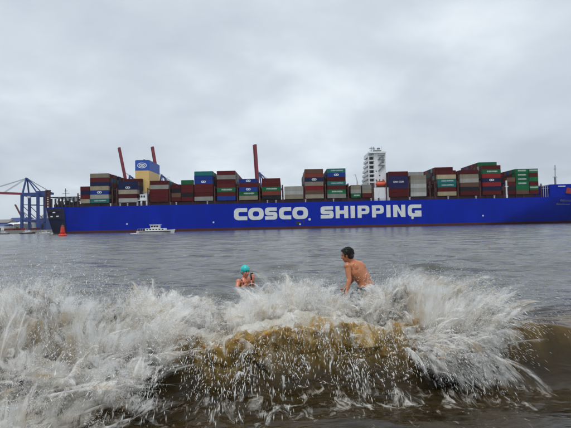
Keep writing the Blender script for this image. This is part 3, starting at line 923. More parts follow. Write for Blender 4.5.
for row, (py, a, b) in enumerate(((201.2, 560, 571.5), (204.6, 556.5, 571.5))):       # ship's name on the bow, two rows
    x = a
    while x < b:
        wpx = random.uniform(1.2, 2.0); q = P(x, py, Y0 + 2); yb = YC - halfb(q.x, q.z); mm_ = MB()
        mm_.prism([[(0, 0), (wpx * 0.55, 0), (wpx * 0.55, 0.25), (0.25, 0.25), (0.25, 0.8), (wpx * 0.55, 0.8), (wpx * 0.55, 1.1), (0, 1.1)]], ((q.x, yb - 0.05, q.z), (1, 0, 0), (0, 0, 1), (0, -1, 0)), 0.25)
        mm_.build('name_letter', MATS['stair_grey'], fore)
        x += wpx + 0.5
m = MB(); a, b_ = P(543.6, 190.6, Y0 + 8), P(550.0, 186.5, Y0 + 8)
m.box(a.x, b_.x, Y0 + 8, Y0 + 16, HULL_Z - 0.1, b_.z); m.build('bow_deckhouse', MATS['white_paint'], ship)
m = MB(); p = P(555.4, 184, Y0 + 29); q = P(555.0, 165, Y0 + 29)
m.beam((p.x, p.y, HULL_Z), (p.x, p.y, SZ(555, 177, 29)), 0.9); m.beam((p.x, p.y, SZ(555, 177.2, 29)), (q.x, q.y, q.z), 0.4)
m.beam((p.x - 1.6, p.y, SZ(555, 177, 29)), (p.x + 1.6, p.y, SZ(555, 177, 29)), 0.35); m.beam((p.x - 0.9, p.y, SZ(555, 169, 29)), (p.x + 0.9, p.y, SZ(555, 169, 29)), 0.3)
m.build('foremast', MATS['grey_concrete'], ship)
m = MB()
for px in np.arange(541, 551, 2.2):
    p = P(px, 186.2, Y0 + 1.5); m.beam((p.x, p.y, HULL_Z), (p.x, p.y, p.z), 0.16)
a, b_ = P(541, 186.2, Y0 + 1.5), P(551, 185.6, Y0 + 1.5); m.beam(a, b_, 0.2); m.beam(a - Vector((0, 0, 1.5)), b_ - Vector((0, 0, 1.5)), 0.14)
m.build('bow_rail', MATS['white_paint'], ship)
m = MB(); p = P(506.2, 180.5, Y0 + 0.8); m.box(p.x - 0.5, p.x + 0.5, Y0 + 0.3, Y0 + 1.3, HULL_Z - 0.1, p.z)
m.box(p.x - 0.9, p.x + 0.9, Y0 + 0.2, Y0 + 1.5, SZ(506, 187), SZ(506, 186)); m.build('deck_post', MATS['white_paint'], ship)

# ---- stern: painted shade, mooring ports, ensign mast and gantry frame
m = MB()
sx = [SX(p) for p in (47.5, 51.5, 55.0, 58.5, 62.0, 66.0, 70.0, 74.5)]
zt2 = SZ(60, 197.6)
for x in sx:
    m.box(x - 0.45, x + 0.45, Y0 + 4.6, Y0 + 5.4, HULL_Z - 0.1, zt2 + random.uniform(-0.5, 0.3))
    m.box(x - 0.45, x + 0.45, Y0 + 44, Y0 + 44.8, HULL_Z - 0.1, zt2)
m.box(sx[0] - 0.6, sx[-1] + 0.6, Y0 + 4.4, Y0 + 5.6, zt2 + 0.31, zt2 + 0.9)
m.box(sx[0] - 0.6, sx[-1] + 0.6, Y0 + 43.9, Y0 + 45, zt2 + 0.31, zt2 + 0.9)
for x in sx[::2]: m.box(x - 0.4, x + 0.4, Y0 + 5.6, Y0 + 43.9, zt2 + 0.35, zt2 + 0.8)
for i in range(len(sx) - 1):
    if i % 2: m.beam((sx[i], Y0 + 5, HULL_Z + 0.4), (sx[i + 1], Y0 + 5, zt2), 0.25)
m.box(sx[0], sx[-1], Y0 + 8, Y0 + 40, HULL_Z - 0.05, HULL_Z + 2.4)
for x, hh in ((sx[1] + 1, 4.6), (sx[3] + .5, 5.2), (sx[4] + 1.4, 3.8), (sx[6] - 0.6, 4.4)):
    m.box(x - 0.9, x + 0.9, Y0 + 9, Y0 + 12, HULL_Z, HULL_Z + hh)
m.build('stern_gantry', MATS['dark_steel'], ship)
m = MB(); xa_, xb_ = SX(45.2, 200, 5), SX(48.4, 200, 5)
for x in (xa_, xb_): m.box(x - 0.45, x + 0.45, Y0 + 5.7, Y0 + 7, HULL_Z - 0.1, SZ(46, 191.0, 5))
for zz in np.arange(HULL_Z + 1.5, SZ(46, 191.5, 5), 1.55): m.box(xa_ + 0.45, xb_ - 0.45, Y0 + 6.0, Y0 + 6.7, zz, zz + 0.8)
m.box(xa_ - 0.5, xb_ + 0.7, Y0 + 5.6, Y0 + 7.1, SZ(46, 191.0, 5), SZ(46, 190.0, 5)); m.build('stern_tower', MATS['primer_red'], ship)
m = MB(); p, q = P(66, 205, Y0 + 5), P(65.6, 188.5, Y0 + 5)
m.beam((p.x, p.y, HULL_Z), q, 0.3); m.beam((p.x - 2.4, p.y, SZ(66, 193.4, 5)), (p.x + 2.4, p.y, SZ(66, 193.4, 5)), 0.25); m.beam((p.x - 1.2, p.y, SZ(66, 191, 5)), (p.x + 1.2, p.y, SZ(66, 191, 5)), 0.2)
m.build('stern_mast', MATS['dark_steel'], ship)
xs3 = np.linspace(XS + 0.3, SX(63.6), 14)          # dark panels laid over the quarter, painting its shade in navy
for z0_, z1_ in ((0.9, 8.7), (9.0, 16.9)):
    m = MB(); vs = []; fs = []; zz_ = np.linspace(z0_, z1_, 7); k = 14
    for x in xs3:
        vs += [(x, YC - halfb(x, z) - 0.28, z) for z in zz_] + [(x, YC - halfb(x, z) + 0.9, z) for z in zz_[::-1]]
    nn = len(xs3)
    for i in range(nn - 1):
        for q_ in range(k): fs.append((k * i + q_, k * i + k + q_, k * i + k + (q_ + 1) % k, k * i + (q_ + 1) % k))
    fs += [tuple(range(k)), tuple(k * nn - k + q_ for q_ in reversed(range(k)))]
    m.add(vs, fs); m.build('stern_shade_panel', MATS['stern_shade'], hull)
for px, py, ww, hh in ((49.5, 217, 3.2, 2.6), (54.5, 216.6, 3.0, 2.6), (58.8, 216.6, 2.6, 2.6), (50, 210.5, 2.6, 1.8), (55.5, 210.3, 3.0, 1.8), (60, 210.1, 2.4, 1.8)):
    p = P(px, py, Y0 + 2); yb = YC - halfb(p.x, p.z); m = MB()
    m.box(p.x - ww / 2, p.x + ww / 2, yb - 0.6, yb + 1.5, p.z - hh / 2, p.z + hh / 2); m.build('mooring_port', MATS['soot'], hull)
for px, py in ((54.2, 212.6), (57.6, 216.4), (51, 216.8)):
    p = P(px, py, Y0 + 2); yb = YC - halfb(p.x, p.z) - 0.3; m = MB()
    m.box(p.x - 0.8, p.x + 0.8, yb - 0.7, yb + 0.3, p.z - 0.3, p.z + 0.45); m.build('fairlead', MATS['white_paint'], hull)

# ================================================================== FAR BANK
m = MB(); m.box(-1800, 1800, 560, 2600, -3, 4.6); q = m.build('quay', [MATS['grey_concrete']]); tag(q, 'concrete container terminal quay on the far bank', 'quay', kind='structure')
m = MB()
hx = np.linspace(-2200, 600, 60)
for rowi, (yb, hs) in enumerate(((2000, 44), (2400, 62))):
    vs = []; fs = []
    for i, x in enumerate(hx):
        hgt = hs * (0.55 + 0.6 * float(fbm(np.array([x * 0.004 + rowi * 9]), np.array([rowi * 3.0]), 4, 21)[0]))
        vs += [(x, yb, 0), (x, yb + 130, hgt), (x, yb + 420, hgt * 0.9), (x, yb + 600, 0)]
    for i in range(len(hx) - 1):
        for j in range(3): fs.append((4 * i + j, 4 * i + 4 + j, 4 * i + 5 + j, 4 * i + 1 + j))
    m.add(vs, fs)
tag(m.build('hills', MATS['hill_green'], smooth=True), 'low wooded hills far behind the terminal', 'hills', kind='structure')

def crane(px, Yd, rot, boom_deg, label, house_d=0, leg4_red=False, hinge=53.0, blen=62.0):
    """ship-to-shore gantry crane; local +x points out along the boom"""
    base = P(px, 230, Yd); base.z = 4.6
    root = empty('gantry_crane', base, label, 'crane', 'quay cranes')
    M3 = Matrix.Rotation(rot, 3, 'Z')
    def W(x, y, z): return M3 @ Vector((x, y, z)) + base
    G, Wd_ = 10.8, 10.0
    H = hinge - 4.6
    for sx_ in (1, -1):
        for sy_ in (1, -1):
            m = MB(); m.beam(W(sx_ * G, sy_ * Wd_, 0), W(sx_ * G * 0.98, sy_ * Wd_ * 0.95, H), 3.1, 3.1)
            m.beam(W(sx_ * G, sy_ * Wd_ - 3, 0.6), W(sx_ * G, sy_ * Wd_ + 3, 0.6), 1.6, 1.2)
            m.build('leg', MATS['crane_red'] if (leg4_red and sx_ == -1 and sy_ == 1) else MATS['crane_blue'], root)
    m = MB()
    for zz in (13.0, H):
        for s in (-1, 1):
            m.beam(W(s * G, -Wd_, zz), W(s * G, Wd_, zz), 1.8, 2.8); m.beam(W(-G, s * Wd_, zz), W(G, s * Wd_, zz), 1.8, 2.8)
    for s in (-1, 1):
        m.beam(W(-G, s * Wd_, 13), W(G, s * Wd_, H * 0.72), 0.8); m.beam(W(-G, s * Wd_, H * 0.72), W(G, s * Wd_, H * 0.72), 0.9)
        m.beam(W(-G, s * Wd_, H * 0.72), W(-G, s * Wd_, H), 0.9)
    m.build('portal_frame', MATS['crane_blue'], root)
    m = MB()
    for s in (-2.6, 2.6): m.beam(W(-26, s, H + 2.2), W(G + 1, s, H + 2.2), 1.5, 3.0)
    for x in np.arange(-26, 12, 6): m.beam(W(x, -2.6, H + 2.2), W(x, 2.6, H + 2.2), 0.7)
    m.build('girder', MATS['crane_blue'], root)
    a = R(boom_deg)
    hx_ = G + 1.2
    def Bm(t, s, up=0): return W(hx_ + t * math.cos(a) - up * math.sin(a), s, H + 2.2 + t * math.sin(a) + up * math.cos(a))
    m = MB()
    for s in (-2.4, 2.4):
        m.beam(Bm(0, s), Bm(blen, s), 1.5, 2.9, up=M3 @ Vector((-math.sin(a), 0, math.cos(a))))
    for t in np.arange(0.6, blen, 5): m.beam(Bm(t, -2.4), Bm(t, 2.4), 1.1)
    for t in np.arange(0.6, blen - 5, 10): m.beam(Bm(t, -2.4), Bm(t + 5, 2.4), 0.4); m.beam(Bm(t + 5, 2.4), Bm(t + 10, -2.4), 0.4)
    m.build('boom', MATS['crane_red'], root)
    m = MB(); ap = H + 24
    for s in (-1, 1):
        m.beam(W(G, s * Wd_ * 0.9, H), W(G - 1.5, s * 1.2, ap), 1.7); m.beam(W(-G, s * Wd_ * 0.9, H), W(G - 3.2, s * 1.2, ap - 1), 1.3)
    m.beam(W(G - 1.5, -2.4, ap), W(G - 1.5, 2.4, ap), 1.6)
    m.build('apex_frame', MATS['crane_blue'], root)
    m = MB()
    if boom_deg < 40:
        for t in (0.45, 0.9):
            for s in (-1.6, 1.6): m.beam(W(G - 1.5, s, ap), Bm(blen * t, s, 1), 0.34)
    else:
        for s in (-1.6, 1.6): m.beam(W(G - 1.5, s, ap), Bm(blen * 0.45, s, 0), 0.25)
    for s in (-1.6, 1.6): m.beam(W(G - 1.5, s, ap), W(-25, s, H + 3.2), 0.34)
    m.build('stay', MATS['cable'], root)
    m = MB()
    vs = [W(x, y, z) for x in (-20, -6) for y in (-4.5, 4.5) for z in (H - 2.4, H + 5.6)]
    m.add(vs, [(0, 1, 3, 2), (4, 6, 7, 5), (0, 4, 5, 1), (2, 3, 7, 6), (0, 2, 6, 4), (1, 5, 7, 3)]); m.build('machinery_house', MATS['crane_blue'], root)
    m = MB(); vs = [W(x, y, z) for x in (2, 6) for y in (2.8, 6) for z in (H - 4.0, H - 0.6)]
    m.add(vs, [(0, 1, 3, 2), (4, 6, 7, 5), (0, 4, 5, 1), (2, 3, 7, 6), (0, 2, 6, 4), (1, 5, 7, 3)]); m.build('operator_cab', MATS['white_paint'], root)
    return root
crane(33.8, 612, R(183), 3.2, 'blue gantry crane with lowered red boom at left behind the stern')
crane(137.3, 612, R(180 + 31), 79.5, 'raised red crane boom left of the yellow funnel', blen=61)
crane(168.9, 612, R(180 + 31), 81.0, 'raised red crane boom behind the yellow funnel', blen=61)
crane(266.2, 612, R(180 + 31), 86.8, 'raised red crane boom above the first hull letters', blen=61)
crane(26.0, 1500, R(180 + 62), 62, 'small distant crane seen between the legs of the blue gantry crane', hinge=48, blen=52)

# terminal sheds, each with roof and doors
def shed(px0, px1, Yd, ztop_py, wallm, roofm, label):
    a, b = P(px0, 225, Yd), P(px1, 225, Yd)
    z1 = P((px0 + px1) / 2, ztop_py, Yd).z
    root = empty('warehouse', ((a.x + b.x) / 2, Yd + 15, 4.6), label, 'warehouse')
    e = 4.6 + (z1 - 4.6) * 0.72
    m = MB(); m.box(a.x, b.x, Yd, Yd + 30, 4.55, e); m.build('wall', wallm, root)
    m = MB(); vs = [(x, y, z) for x in (a.x - 0.6, b.x + 0.6) for (y, z) in ((Yd - 0.8, e + 0.003), (Yd + 15, z1), (Yd + 30.8, e + 0.003))]
    m.add(vs, [(0, 1, 2), (3, 5, 4), (0, 3, 4, 1), (1, 4, 5, 2), (0, 2, 5, 3)]); m.build('roof', roofm, root)
    n = max(1, int((b.x - a.x) / 9))
    for i in range(n):
        x = a.x + (i + 0.5) * (b.x - a.x) / n; m = MB(); m.box(x - 2, x + 2, Yd - 0.15, Yd + 0.1, 4.6, 4.6 + (e - 4.6) * 0.6); m.build('door', MATS['window_dark'], root)
shed(-14, 4, 640, 224, MATS['white_paint'], MATS['crane_blue'], 'low white warehouse with blue roof at the far left')
shed(5, 13.5, 660, 222.5, MATS['white_paint'], MATS['white_paint'], 'long white roofed shed between far left warehouse and crane')
shed(14, 20.5, 650, 221.5, MATS['grey_concrete'], MATS['white_paint'], 'pale shed just left of the gantry crane legs')
shed(26, 31, 690, 219, MATS['white_paint'], MATS['grey_concrete'], 'white shed seen between the legs of the gantry crane')
shed(38.5, 47, 700, 214, MATS['crane_blue'], MATS['grey_concrete'], 'tall blue shed beside the ship stern')
shed(-26, 8, 900, 219.5, MATS['crane_blue'], MATS['grey_concrete'], 'long blue shed behind the far left warehouse')
shed(8, 22, 960, 217.5, MATS['grey_concrete'], MATS['crane_blue'], 'grey blue shed below the distant hills')
for i, (px, Yd, c, nlen, dsc) in enumerate(((8.5, 590, 'red brown', 2, 'brown container on the quay left of the other three'), (14.8, 592, 'dark red', 2, 'dark red container on the quay left of the gantry crane'),
                                            (19.5, 594, 'bright red', 2, 'bright red container on the quay beside the gantry crane legs'), (34.5, 592, 'dark red', 2, 'dark red container on the quay under the gantry crane'))):
    p = P(px, 230, Yd); o = bpy.data.objects.new('shipping_container', box_mesh(F40, c)); COL.objects.link(o); o.location = (p.x - 6, Yd, 4.6)
    tag(o, dsc, 'container', 'containers on the far quay')

# ---- boats
def launch(px0, px1, Yd, label, cabin=True, hullm='boat_white', flip=1):
    a, b = P(px0, 232, Yd), P(px1, 232, Yd)
    ln = b.x - a.x; cx = (a.x + b.x) / 2
    root = empty('motor_boat', (cx, Yd, 0), label, 'boat')
    hw = ln * 0.125; fb = ln * 0.075
    m = MB(); vs = []; fs = []; n = 13
    for i in range(n):
        t = i / (n - 1); x = cx + flip * (t - 0.5) * ln
        bw = hw * (1 - max(0, (t - 0.55) / 0.45) ** 2.2) * (0.85 + 0.15 * min(1, t * 5)); sh = fb * (1 + 0.45 * max(0, t - 0.45) ** 1.5 * 2.4)
        for k, (yy, zz) in enumerate(((-1, sh), (-0.86, 0.02), (-0.35, -0.35), (0.35, -0.35), (0.86, 0.02), (1, sh))):
            vs.append((x + flip * (0.35 * zz * t), Yd + yy * max(bw, 0.03), zz))
    for i in range(n - 1):
        for k in range(5): fs.append((6 * i + k, 6 * i + 6 + k, 6 * i + 7 + k, 6 * i + 1 + k))
        fs.append((6 * i + 5, 6 * i + 11, 6 * i + 6, 6 * i))
    fs.append((0, 1, 2, 3, 4, 5)); fs.append(tuple(6 * (n - 1) + k for k in (5, 4, 3, 2, 1, 0)))
    m.add(vs, fs); m.build('hull', MATS[hullm], root)
    m = MB(); m.box(cx - ln * 0.42, cx + ln * 0.42, Yd - hw * 0.98, Yd + hw * 0.98, fb * 0.55, fb * 0.78); m.build('rubbing_strake', MATS['dark_steel'], root)
    if cabin:
        c0 = cx - flip * ln * 0.02
        m = MB(); m.box(c0 - ln * 0.24, c0 + ln * 0.30, Yd - hw * 0.72, Yd + hw * 0.72, fb * 0.85, fb * 0.85 + ln * 0.075); cb = m.build('cabin', MATS['boat_white'], root)
        m = MB(); m.box(c0 - ln * 0.10, c0 + ln * 0.13, Yd - hw * 0.66, Yd + hw * 0.66, fb * 0.85 + ln * 0.078, fb * 0.85 + ln * 0.16)
        m.box(c0 - ln * 0.13, c0 + ln * 0.16, Yd - hw * 0.74, Yd + hw * 0.74, fb * 0.85 + ln * 0.163, fb * 0.85 + ln * 0.18); wh = m.build('wheelhouse', MATS['boat_white'], root)
        for i in range(6):
            x = c0 - ln * 0.21 + i * ln * 0.083; m = MB(); m.box(x, x + ln * 0.052, Yd - hw * 0.74, Yd - hw * 0.6, fb * 0.85 + ln * 0.028, fb * 0.85 + ln * 0.058); m.build('window', MATS['window_dark'], cb)
        for i in range(3):
            x = c0 - ln * 0.085 + i * ln * 0.072; m = MB(); m.box(x, x + ln * 0.055, Yd - hw * 0.68, Yd - hw * 0.5, fb * 0.85 + ln * 0.105, fb * 0.85 + ln * 0.148); m.build('window', MATS['window_dark'], wh)
        m = MB(); zt3 = fb * 0.85 + ln * 0.33
        m.beam((c0 - ln * 0.03, Yd, fb + ln * 0.16), (c0 - ln * 0.05, Yd, zt3), 0.09); m.beam((c0 - ln * 0.09, Yd, zt3 - 0.5), (c0 + ln * 0.0, Yd, zt3 - 0.5), 0.07)
        m.beam((c0 - ln * 0.05, Yd, zt3), (c0 + ln * 0.13, Yd, fb * 0.85 + ln * 0.18), 0.03); m.build('mast', MATS['dark_steel'], root)
        m = MB()
        for t in np.linspace(-0.46, -0.26, 4): m.beam((cx + flip * t * ln, Yd - hw * 0.8, fb * 0.95), (cx + flip * t * ln, Yd - hw * 0.8, fb + 0.8), 0.05)
        m.beam((cx - flip * 0.46 * ln, Yd - hw * 0.8, fb + 0.8), (cx - flip * 0.26 * ln, Yd - hw * 0.8, fb + 0.8), 0.05); m.build('rail', MATS['white_paint'], root)
    return root
launch(137.5, 174.0, 165, 'small white passenger launch passing in front of the blue hull')
launch(36.5, 52.5, 255, 'white moored workboat under the stern of the ship', hullm='boat_white')
launch(-3, 9, 470, 'dark barge at the far left edge below the quay', cabin=True, hullm='dark_steel', flip=-1)
launch(20, 35, 500, 'red hulled barge lying at the quay under the gantry crane', cabin=True, hullm='boot_red')
# churned wake behind the launch
m = MB()
for i in range(60):
    t = random.random(); p = P(139 - 8 * t, 233.3, 165); s = random.uniform(0.15, 0.5) * (1 - 0.6 * t)
    m.ball((p.x, 165 + random.uniform(-1.2, 1.2) * (0.5 + t), 0.02), (s * 1.6, s, s * 0.55), 6, 4)
MATS['foam'] = mat('foam', (0.78, 0.79, 0.78), 0.7)
tag(m.build('wake', MATS['foam']), 'white churned wake behind the passenger launch', 'wake', kind='stuff')

# ---- channel buoy
p = P(62.6, 230, 138); bx, by = p.x, 138.0
buoy = empty('channel_buoy', (bx, by, 0), 'red conical channel buoy floating before the ship stern', 'buoy')
m = MB(); m.lathe((bx, by, 0), [(0.9, -0.5), (1.25, -0.1), (1.28, 0.35), (1.1, 0.6), (0.85, 0.68)], 20); m.build('float', MATS['buoy_red'], buoy, smooth=True)
m = MB(); m.lathe((bx, by, 0), [(0.72, 0.66), (0.62, 1.3), (0.5, 2.1), (0.38, 2.9), (0.34, 2.95)], 18); m.build('body', MATS['buoy_red'], buoy, smooth=True)
m = MB(); m.lathe((bx, by, 0), [(0.30, 2.94), (0.30, 3.25), (0.42, 3.3), (0.42, 3.38), (0.2, 3.42)], 14); m.build('collar', MATS['grey_concrete'], buoy)
m = MB(); m.lathe((bx, by, 0), [(0.17, 3.42), (0.17, 3.75), (0.06, 3.85)], 12); m.build('lantern', MATS['window_dark'], buoy)
m = MB()
for k in range(4):
    a = k * math.pi / 2 + 0.4
    m.tube([(bx + 0.8 * math.cos(a), by + 0.8 * math.sin(a), 0.62), (bx + 0.42 * math.cos(a), by + 0.42 * math.sin(a), 3.3)], 0.04, 6)
m.build('ladder_rail', MATS['buoy_red'], buoy)

# ================================================================== PEOPLE
def fuse(mb, voxel, iters, fac=0.5):
    """melt overlapping limbs into one continuous skin"""
    me = mb.mesh('tmp', [])
    o = bpy.data.objects.new('tmp', me); COL.objects.link(o)
    r_ = o.modifiers.new('r', 'REMESH'); r_.mode = 'VOXEL'; r_.voxel_size = voxel
    s_ = o.modifiers.new('s', 'SMOOTH'); s_.iterations = iters; s_.factor = fac
    dg = bpy.context.evaluated_depsgraph_get()
    out = bpy.data.meshes.new_from_object(o.evaluated_get(dg))
    bpy.data.objects.remove(o)
    return out
def finish(me, name, material, parent, root):
    me.transform(Matrix.Translation(-root))
    me.materials.clear(); me.materials.append(material)
    me.polygons.foreach_set('use_smooth', [True] * len(me.polygons)); me.update()
    o = bpy.data.objects.new(name, me); COL.objects.link(o); o.parent = parent
    ORG[o] = root
    return o
def frame(fwd, up=(0, 0, 1)):
    f = Vector(fwd).normalized(); l = Vector(up).cross(f).normalized(); u_ = f.cross(l)
    return f, l, u_                      # forward, left, up
def head(mb, c, fwd, up, s=1.0):
    """skull with jaw, nose, brow, ears, lips"""
    f, l, u_ = frame(fwd, up); c = Vector(c)
    Rm = Matrix((f, l, u_)).transposed()
    def q(a, b, d): return c + f * a * s + l * b * s + u_ * d * s
    mb.ball(q(-0.012, 0, 0.030), (0.098 * s, 0.077 * s, 0.092 * s), 18, 12, rot=Rm)
    mb.ball(q(0.028, 0, -0.040), (0.066 * s, 0.056 * s, 0.078 * s), 16, 10, rot=Rm)
    mb.ball(q(0.058, 0, -0.098), (0.027 * s, 0.027 * s, 0.022 * s), 10, 8, rot=Rm)
    mb.ball(q(0.068, 0, 0.030), (0.020 * s, 0.052 * s, 0.013 * s), 10, 6, rot=Rm)
    mb.tube([q(0.078, 0, 0.018), q(0.098, 0, -0.012), q(0.108, 0, -0.030), q(0.088, 0, -0.040)], [0.009 * s, 0.012 * s, 0.015 * s, 0.012 * s], 8)
    for k in (-1, 1):
        mb.ball(q(0.098, k * 0.013, -0.033), (0.010 * s, 0.009 * s, 0.008 * s), 8, 6, rot=Rm)
        mb.ball(q(0.060, k * 0.040, -0.022), (0.022 * s, 0.022 * s, 0.022 * s), 8, 6, rot=Rm)
        mb.ball(q(-0.010, k * 0.078, -0.010), (0.018 * s, 0.009 * s, 0.032 * s), 10, 8, rot=Rm)
    mb.ball(q(0.088, 0, -0.062), (0.012 * s, 0.024 * s, 0.007 * s), 10, 6, rot=Rm)
    mb.ball(q(0.085, 0, -0.073), (0.012 * s, 0.020 * s, 0.007 * s), 10, 6, rot=Rm)
    return q, Rm
def face_bits(q, Rm, parent, root):
    m = MB()
    for k in (-1, 1): m.ball(q(0.083, k * 0.032, 0.008), (0.010, 0.014, 0.007), 10, 6, rot=Rm)
    m.build('eye', MATS['eye_dark'], parent, smooth=True)
    m = MB()
    for k in (-1, 1): m.ball(q(0.087, k * 0.034, 0.030), (0.007, 0.022, 0.005), 10, 6, rot=Rm)
    m.build('eyebrow', MATS['hair_black'], parent, smooth=True)
    m = MB(); m.ball(q(0.093, 0, -0.0675), (0.008, 0.021, 0.009), 10, 6, rot=Rm); m.build('mouth', MATS['lip'], parent, smooth=True)
def hand(mb, wrist, direction, palm_n, thumb_side, curl=0.5, s=1.0):
    """palm with four unequal bent fingers and a thumb off its side"""
    d = Vector(direction).normalized(); n = Vector(palm_n); n = (n - d * n.dot(d)).normalized()
    sd = d.cross(n) * thumb_side
    w_ = Vector(wrist)
    mb.tube([w_ - d * 0.02 * s, w_ + d * 0.02 * s, w_ + d * 0.055 * s, w_ + d * 0.088 * s], [0.019 * s, 0.018 * s, 0.017 * s, 0.014 * s], 10, ell=[(sd, 1.35), (sd, 1.9), (sd, 2.4), (sd, 2.5)])
    for i, (off, ln) in enumerate(((0.030, 0.070), (0.010, 0.080), (-0.011, 0.074), (-0.031, 0.058))):
        b = w_ + d * 0.085 * s + sd * off * s
        a1 = curl * 0.55; a2 = curl * 1.2
        p1 = b + (d * math.cos(a1) + n * math.sin(a1) + sd * off * 2.0).normalized() * ln * 0.5 * s
        p2 = p1 + (d * math.cos(a2) + n * math.sin(a2)).normalized() * ln * 0.3 * s
        p3 = p2 + (d * math.cos(a2 * 1.4) + n * math.sin(a2 * 1.4)).normalized() * ln * 0.22 * s
        mb.tube([b - d * 0.02 * s, b, p1, p2, p3], [0.0095 * s, 0.0098 * s, 0.009 * s, 0.0082 * s, 0.0065 * s], 8)
    t0 = w_ + d * 0.022 * s + sd * 0.026 * s
    t1 = t0 + (sd * 0.9 + d * 0.8 + n * 0.3).normalized() * 0.042 * s
    t2 = t1 + (sd * 0.35 + d * 1.0 + n * 0.4).normalized() * 0.030 * s
    mb.tube([t0, t1, t2], [0.014 * s, 0.0115 * s, 0.0085 * s], 8)

# --- bather bending forward in the surf
D = 7.9
def pm(px, py, dd=0.0): return P(px, py, D + dd)
pel, wai, che, nek = pm(366.5, 287.5), pm(363.8, 280), pm(357.6, 270.2), pm(352.6, 262.6)
lft = Vector((-0.82, -0.57, 0)).normalized()         # his left: towards the camera and to the left
fw = Vector((-0.57, 0.82, 0))
root = Vector((pel.x, D, -0.55))
man = empty('person', root, 'bare backed person with short black hair and dark shorts bending forward in the surf', 'person')
b = MB()
b.tube([pel + Vector((0.02, 0, -0.14)), pel, (pel + wai) / 2, wai, (wai + che) / 2, che, che * 0.45 + nek * 0.55, nek + Vector((0.012, 0, -0.01)), nek + Vector((-0.02, 0.005, 0.04))],
       [0.100, 0.115, 0.106, 0.100, 0.110, 0.120, 0.108, 0.072, 0.055], 20,
       ell=[(lft, 1.55), (lft, 1.55), (lft, 1.52), (lft, 1.52), (lft, 1.58), (lft, 1.66), (lft, 1.66), (lft, 1.35), (lft, 1.05)])
hc = pm(347.0, 255.2)
hf = Vector((-0.86, 0.42, -0.22))
qh, Rh = head(b, hc, hf, (-0.10, 0.0, 1.0), 1.02)
b.tube([nek + Vector((0.01, 0, -0.02)), (nek + hc) / 2 + Vector((0.01, 0, -0.01)), hc + Vector((0.012, 0, -0.03))], [0.070, 0.060, 0.058], 14)
LS = pm(347.6, 266.2, -0.12); LE = pm(349.2, 279.5, -0.20); LW = pm(347.2, 289.8, -0.26)
RS = pm(360.6, 265.2, 0.12); RE = pm(352.5, 279.0, 0.32); RW = pm(344.8, 288.5, 0.34)
for S_, E_, W_ in ((LS, LE, LW), (RS, RE, RW)):
    b.ball(S_, (0.068, 0.068, 0.066), 12, 8)
    b.tube([S_ * 0.75 + che * 0.25, S_, S_ * 0.62 + E_ * 0.38, E_], [0.075, 0.062, 0.054, 0.042], 14)
    b.tube([E_, E_ * 0.7 + W_ * 0.3, W_], [0.043, 0.045, 0.028], 12)
    b.ball(E_, (0.044, 0.044, 0.044), 10, 8)
    hand(b, W_, (W_ - E_), fw, 1 if S_ is LS else -1, 0.5)
# shoulder blades and spine muscles
up_t = (nek - pel).normalized(); bk = lft.cross(up_t); bk = bk if bk.x > 0 else -bk
for k, S_ in ((1, LS), (-1, RS)):
    b.ball(che + up_t * 0.035 + lft * 0.085 * k + bk * 0.070, (0.055, 0.05, 0.085), 10, 8)
    b.ball(wai + lft * 0.045 * k + bk * 0.075, (0.04, 0.04, 0.10), 10, 8)
    b.ball(pel + lft * 0.085 * k + Vector((0.05, -0.02, -0.04)), (0.10, 0.10, 0.105), 12, 8)
HIPS = []
for k in (1, -1):
    hp = pel + lft * 0.095 * k + Vector((0.0, 0, -0.06)); kn = hp + Vector((-0.30, 0.16, -0.24)); an = kn + Vector((0.13, 0.02, -0.38)); HIPS.append((hp, kn, an))
    b.tube([hp, hp * 0.5 + kn * 0.5, kn], [0.100, 0.086, 0.062], 14)
    b.tube([kn, kn * 0.7 + an * 0.3, an], [0.058, 0.056, 0.036], 12)
    b.tube([an + Vector((0.05, 0, -0.03)), an + Vector((-0.02, 0, -0.04)), an + Vector((-0.17, 0.08, -0.055))], [0.035, 0.04, 0.024], 10)
    b.ball(kn, (0.062, 0.062, 0.062), 10, 8)
mbody = finish(fuse(b, 0.0075, 5), 'body', MATS['skin_tan'], man, root)
face_bits(qh, Rh, man, root)
# short tousled hair
hb = MB()
f_, l_, u_h = frame(hf, (-0.10, 0, 1))
hb.ball(qh(-0.024, 0, 0.042), (0.101, 0.086, 0.094), 18, 12, rot=Rh)
hb.ball(qh(-0.060, 0, -0.020), (0.062, 0.072, 0.070), 14, 10, rot=Rh)
hb.ball(qh(0.020, 0, 0.098), (0.070, 0.066, 0.034), 14, 8, rot=Rh)
rr = random.Random(3)
for i in range(420):
    a = rr.uniform(0, 2 * math.pi); e = math.acos(rr.uniform(-0.35, 1))
    dirv = Vector((math.sin(e) * math.cos(a), math.sin(e) * math.sin(a), math.cos(e)))
    if dirv.x > 0.30 and dirv.z < 0.48: continue
    s0 = qh(-0.026 + dirv.x * 0.092, dirv.y * 0.080, 0.040 + dirv.z * 0.088)
    dw = (f_ * (dirv.x + 0.5 * rr.uniform(-0.4, 1)) + l_ * (dirv.y + rr.uniform(-.5, .5)) + u_h * (dirv.z + rr.uniform(-.7, .3))).normalized()
    ln = rr.uniform(0.016, 0.034)
    hb.tube([s0, s0 + dw * ln * 0.6, s0 + dw * ln + u_h * -0.008], [0.008, 0.006, 0.001], 5)
for k in (-1, 1): hb.tube([qh(0.012, k * 0.076, 0.02), qh(0.018, k * 0.074, -0.025)], [0.014, 0.008], 6)
hb.build('hair', MATS['hair_black'], man, smooth=True)
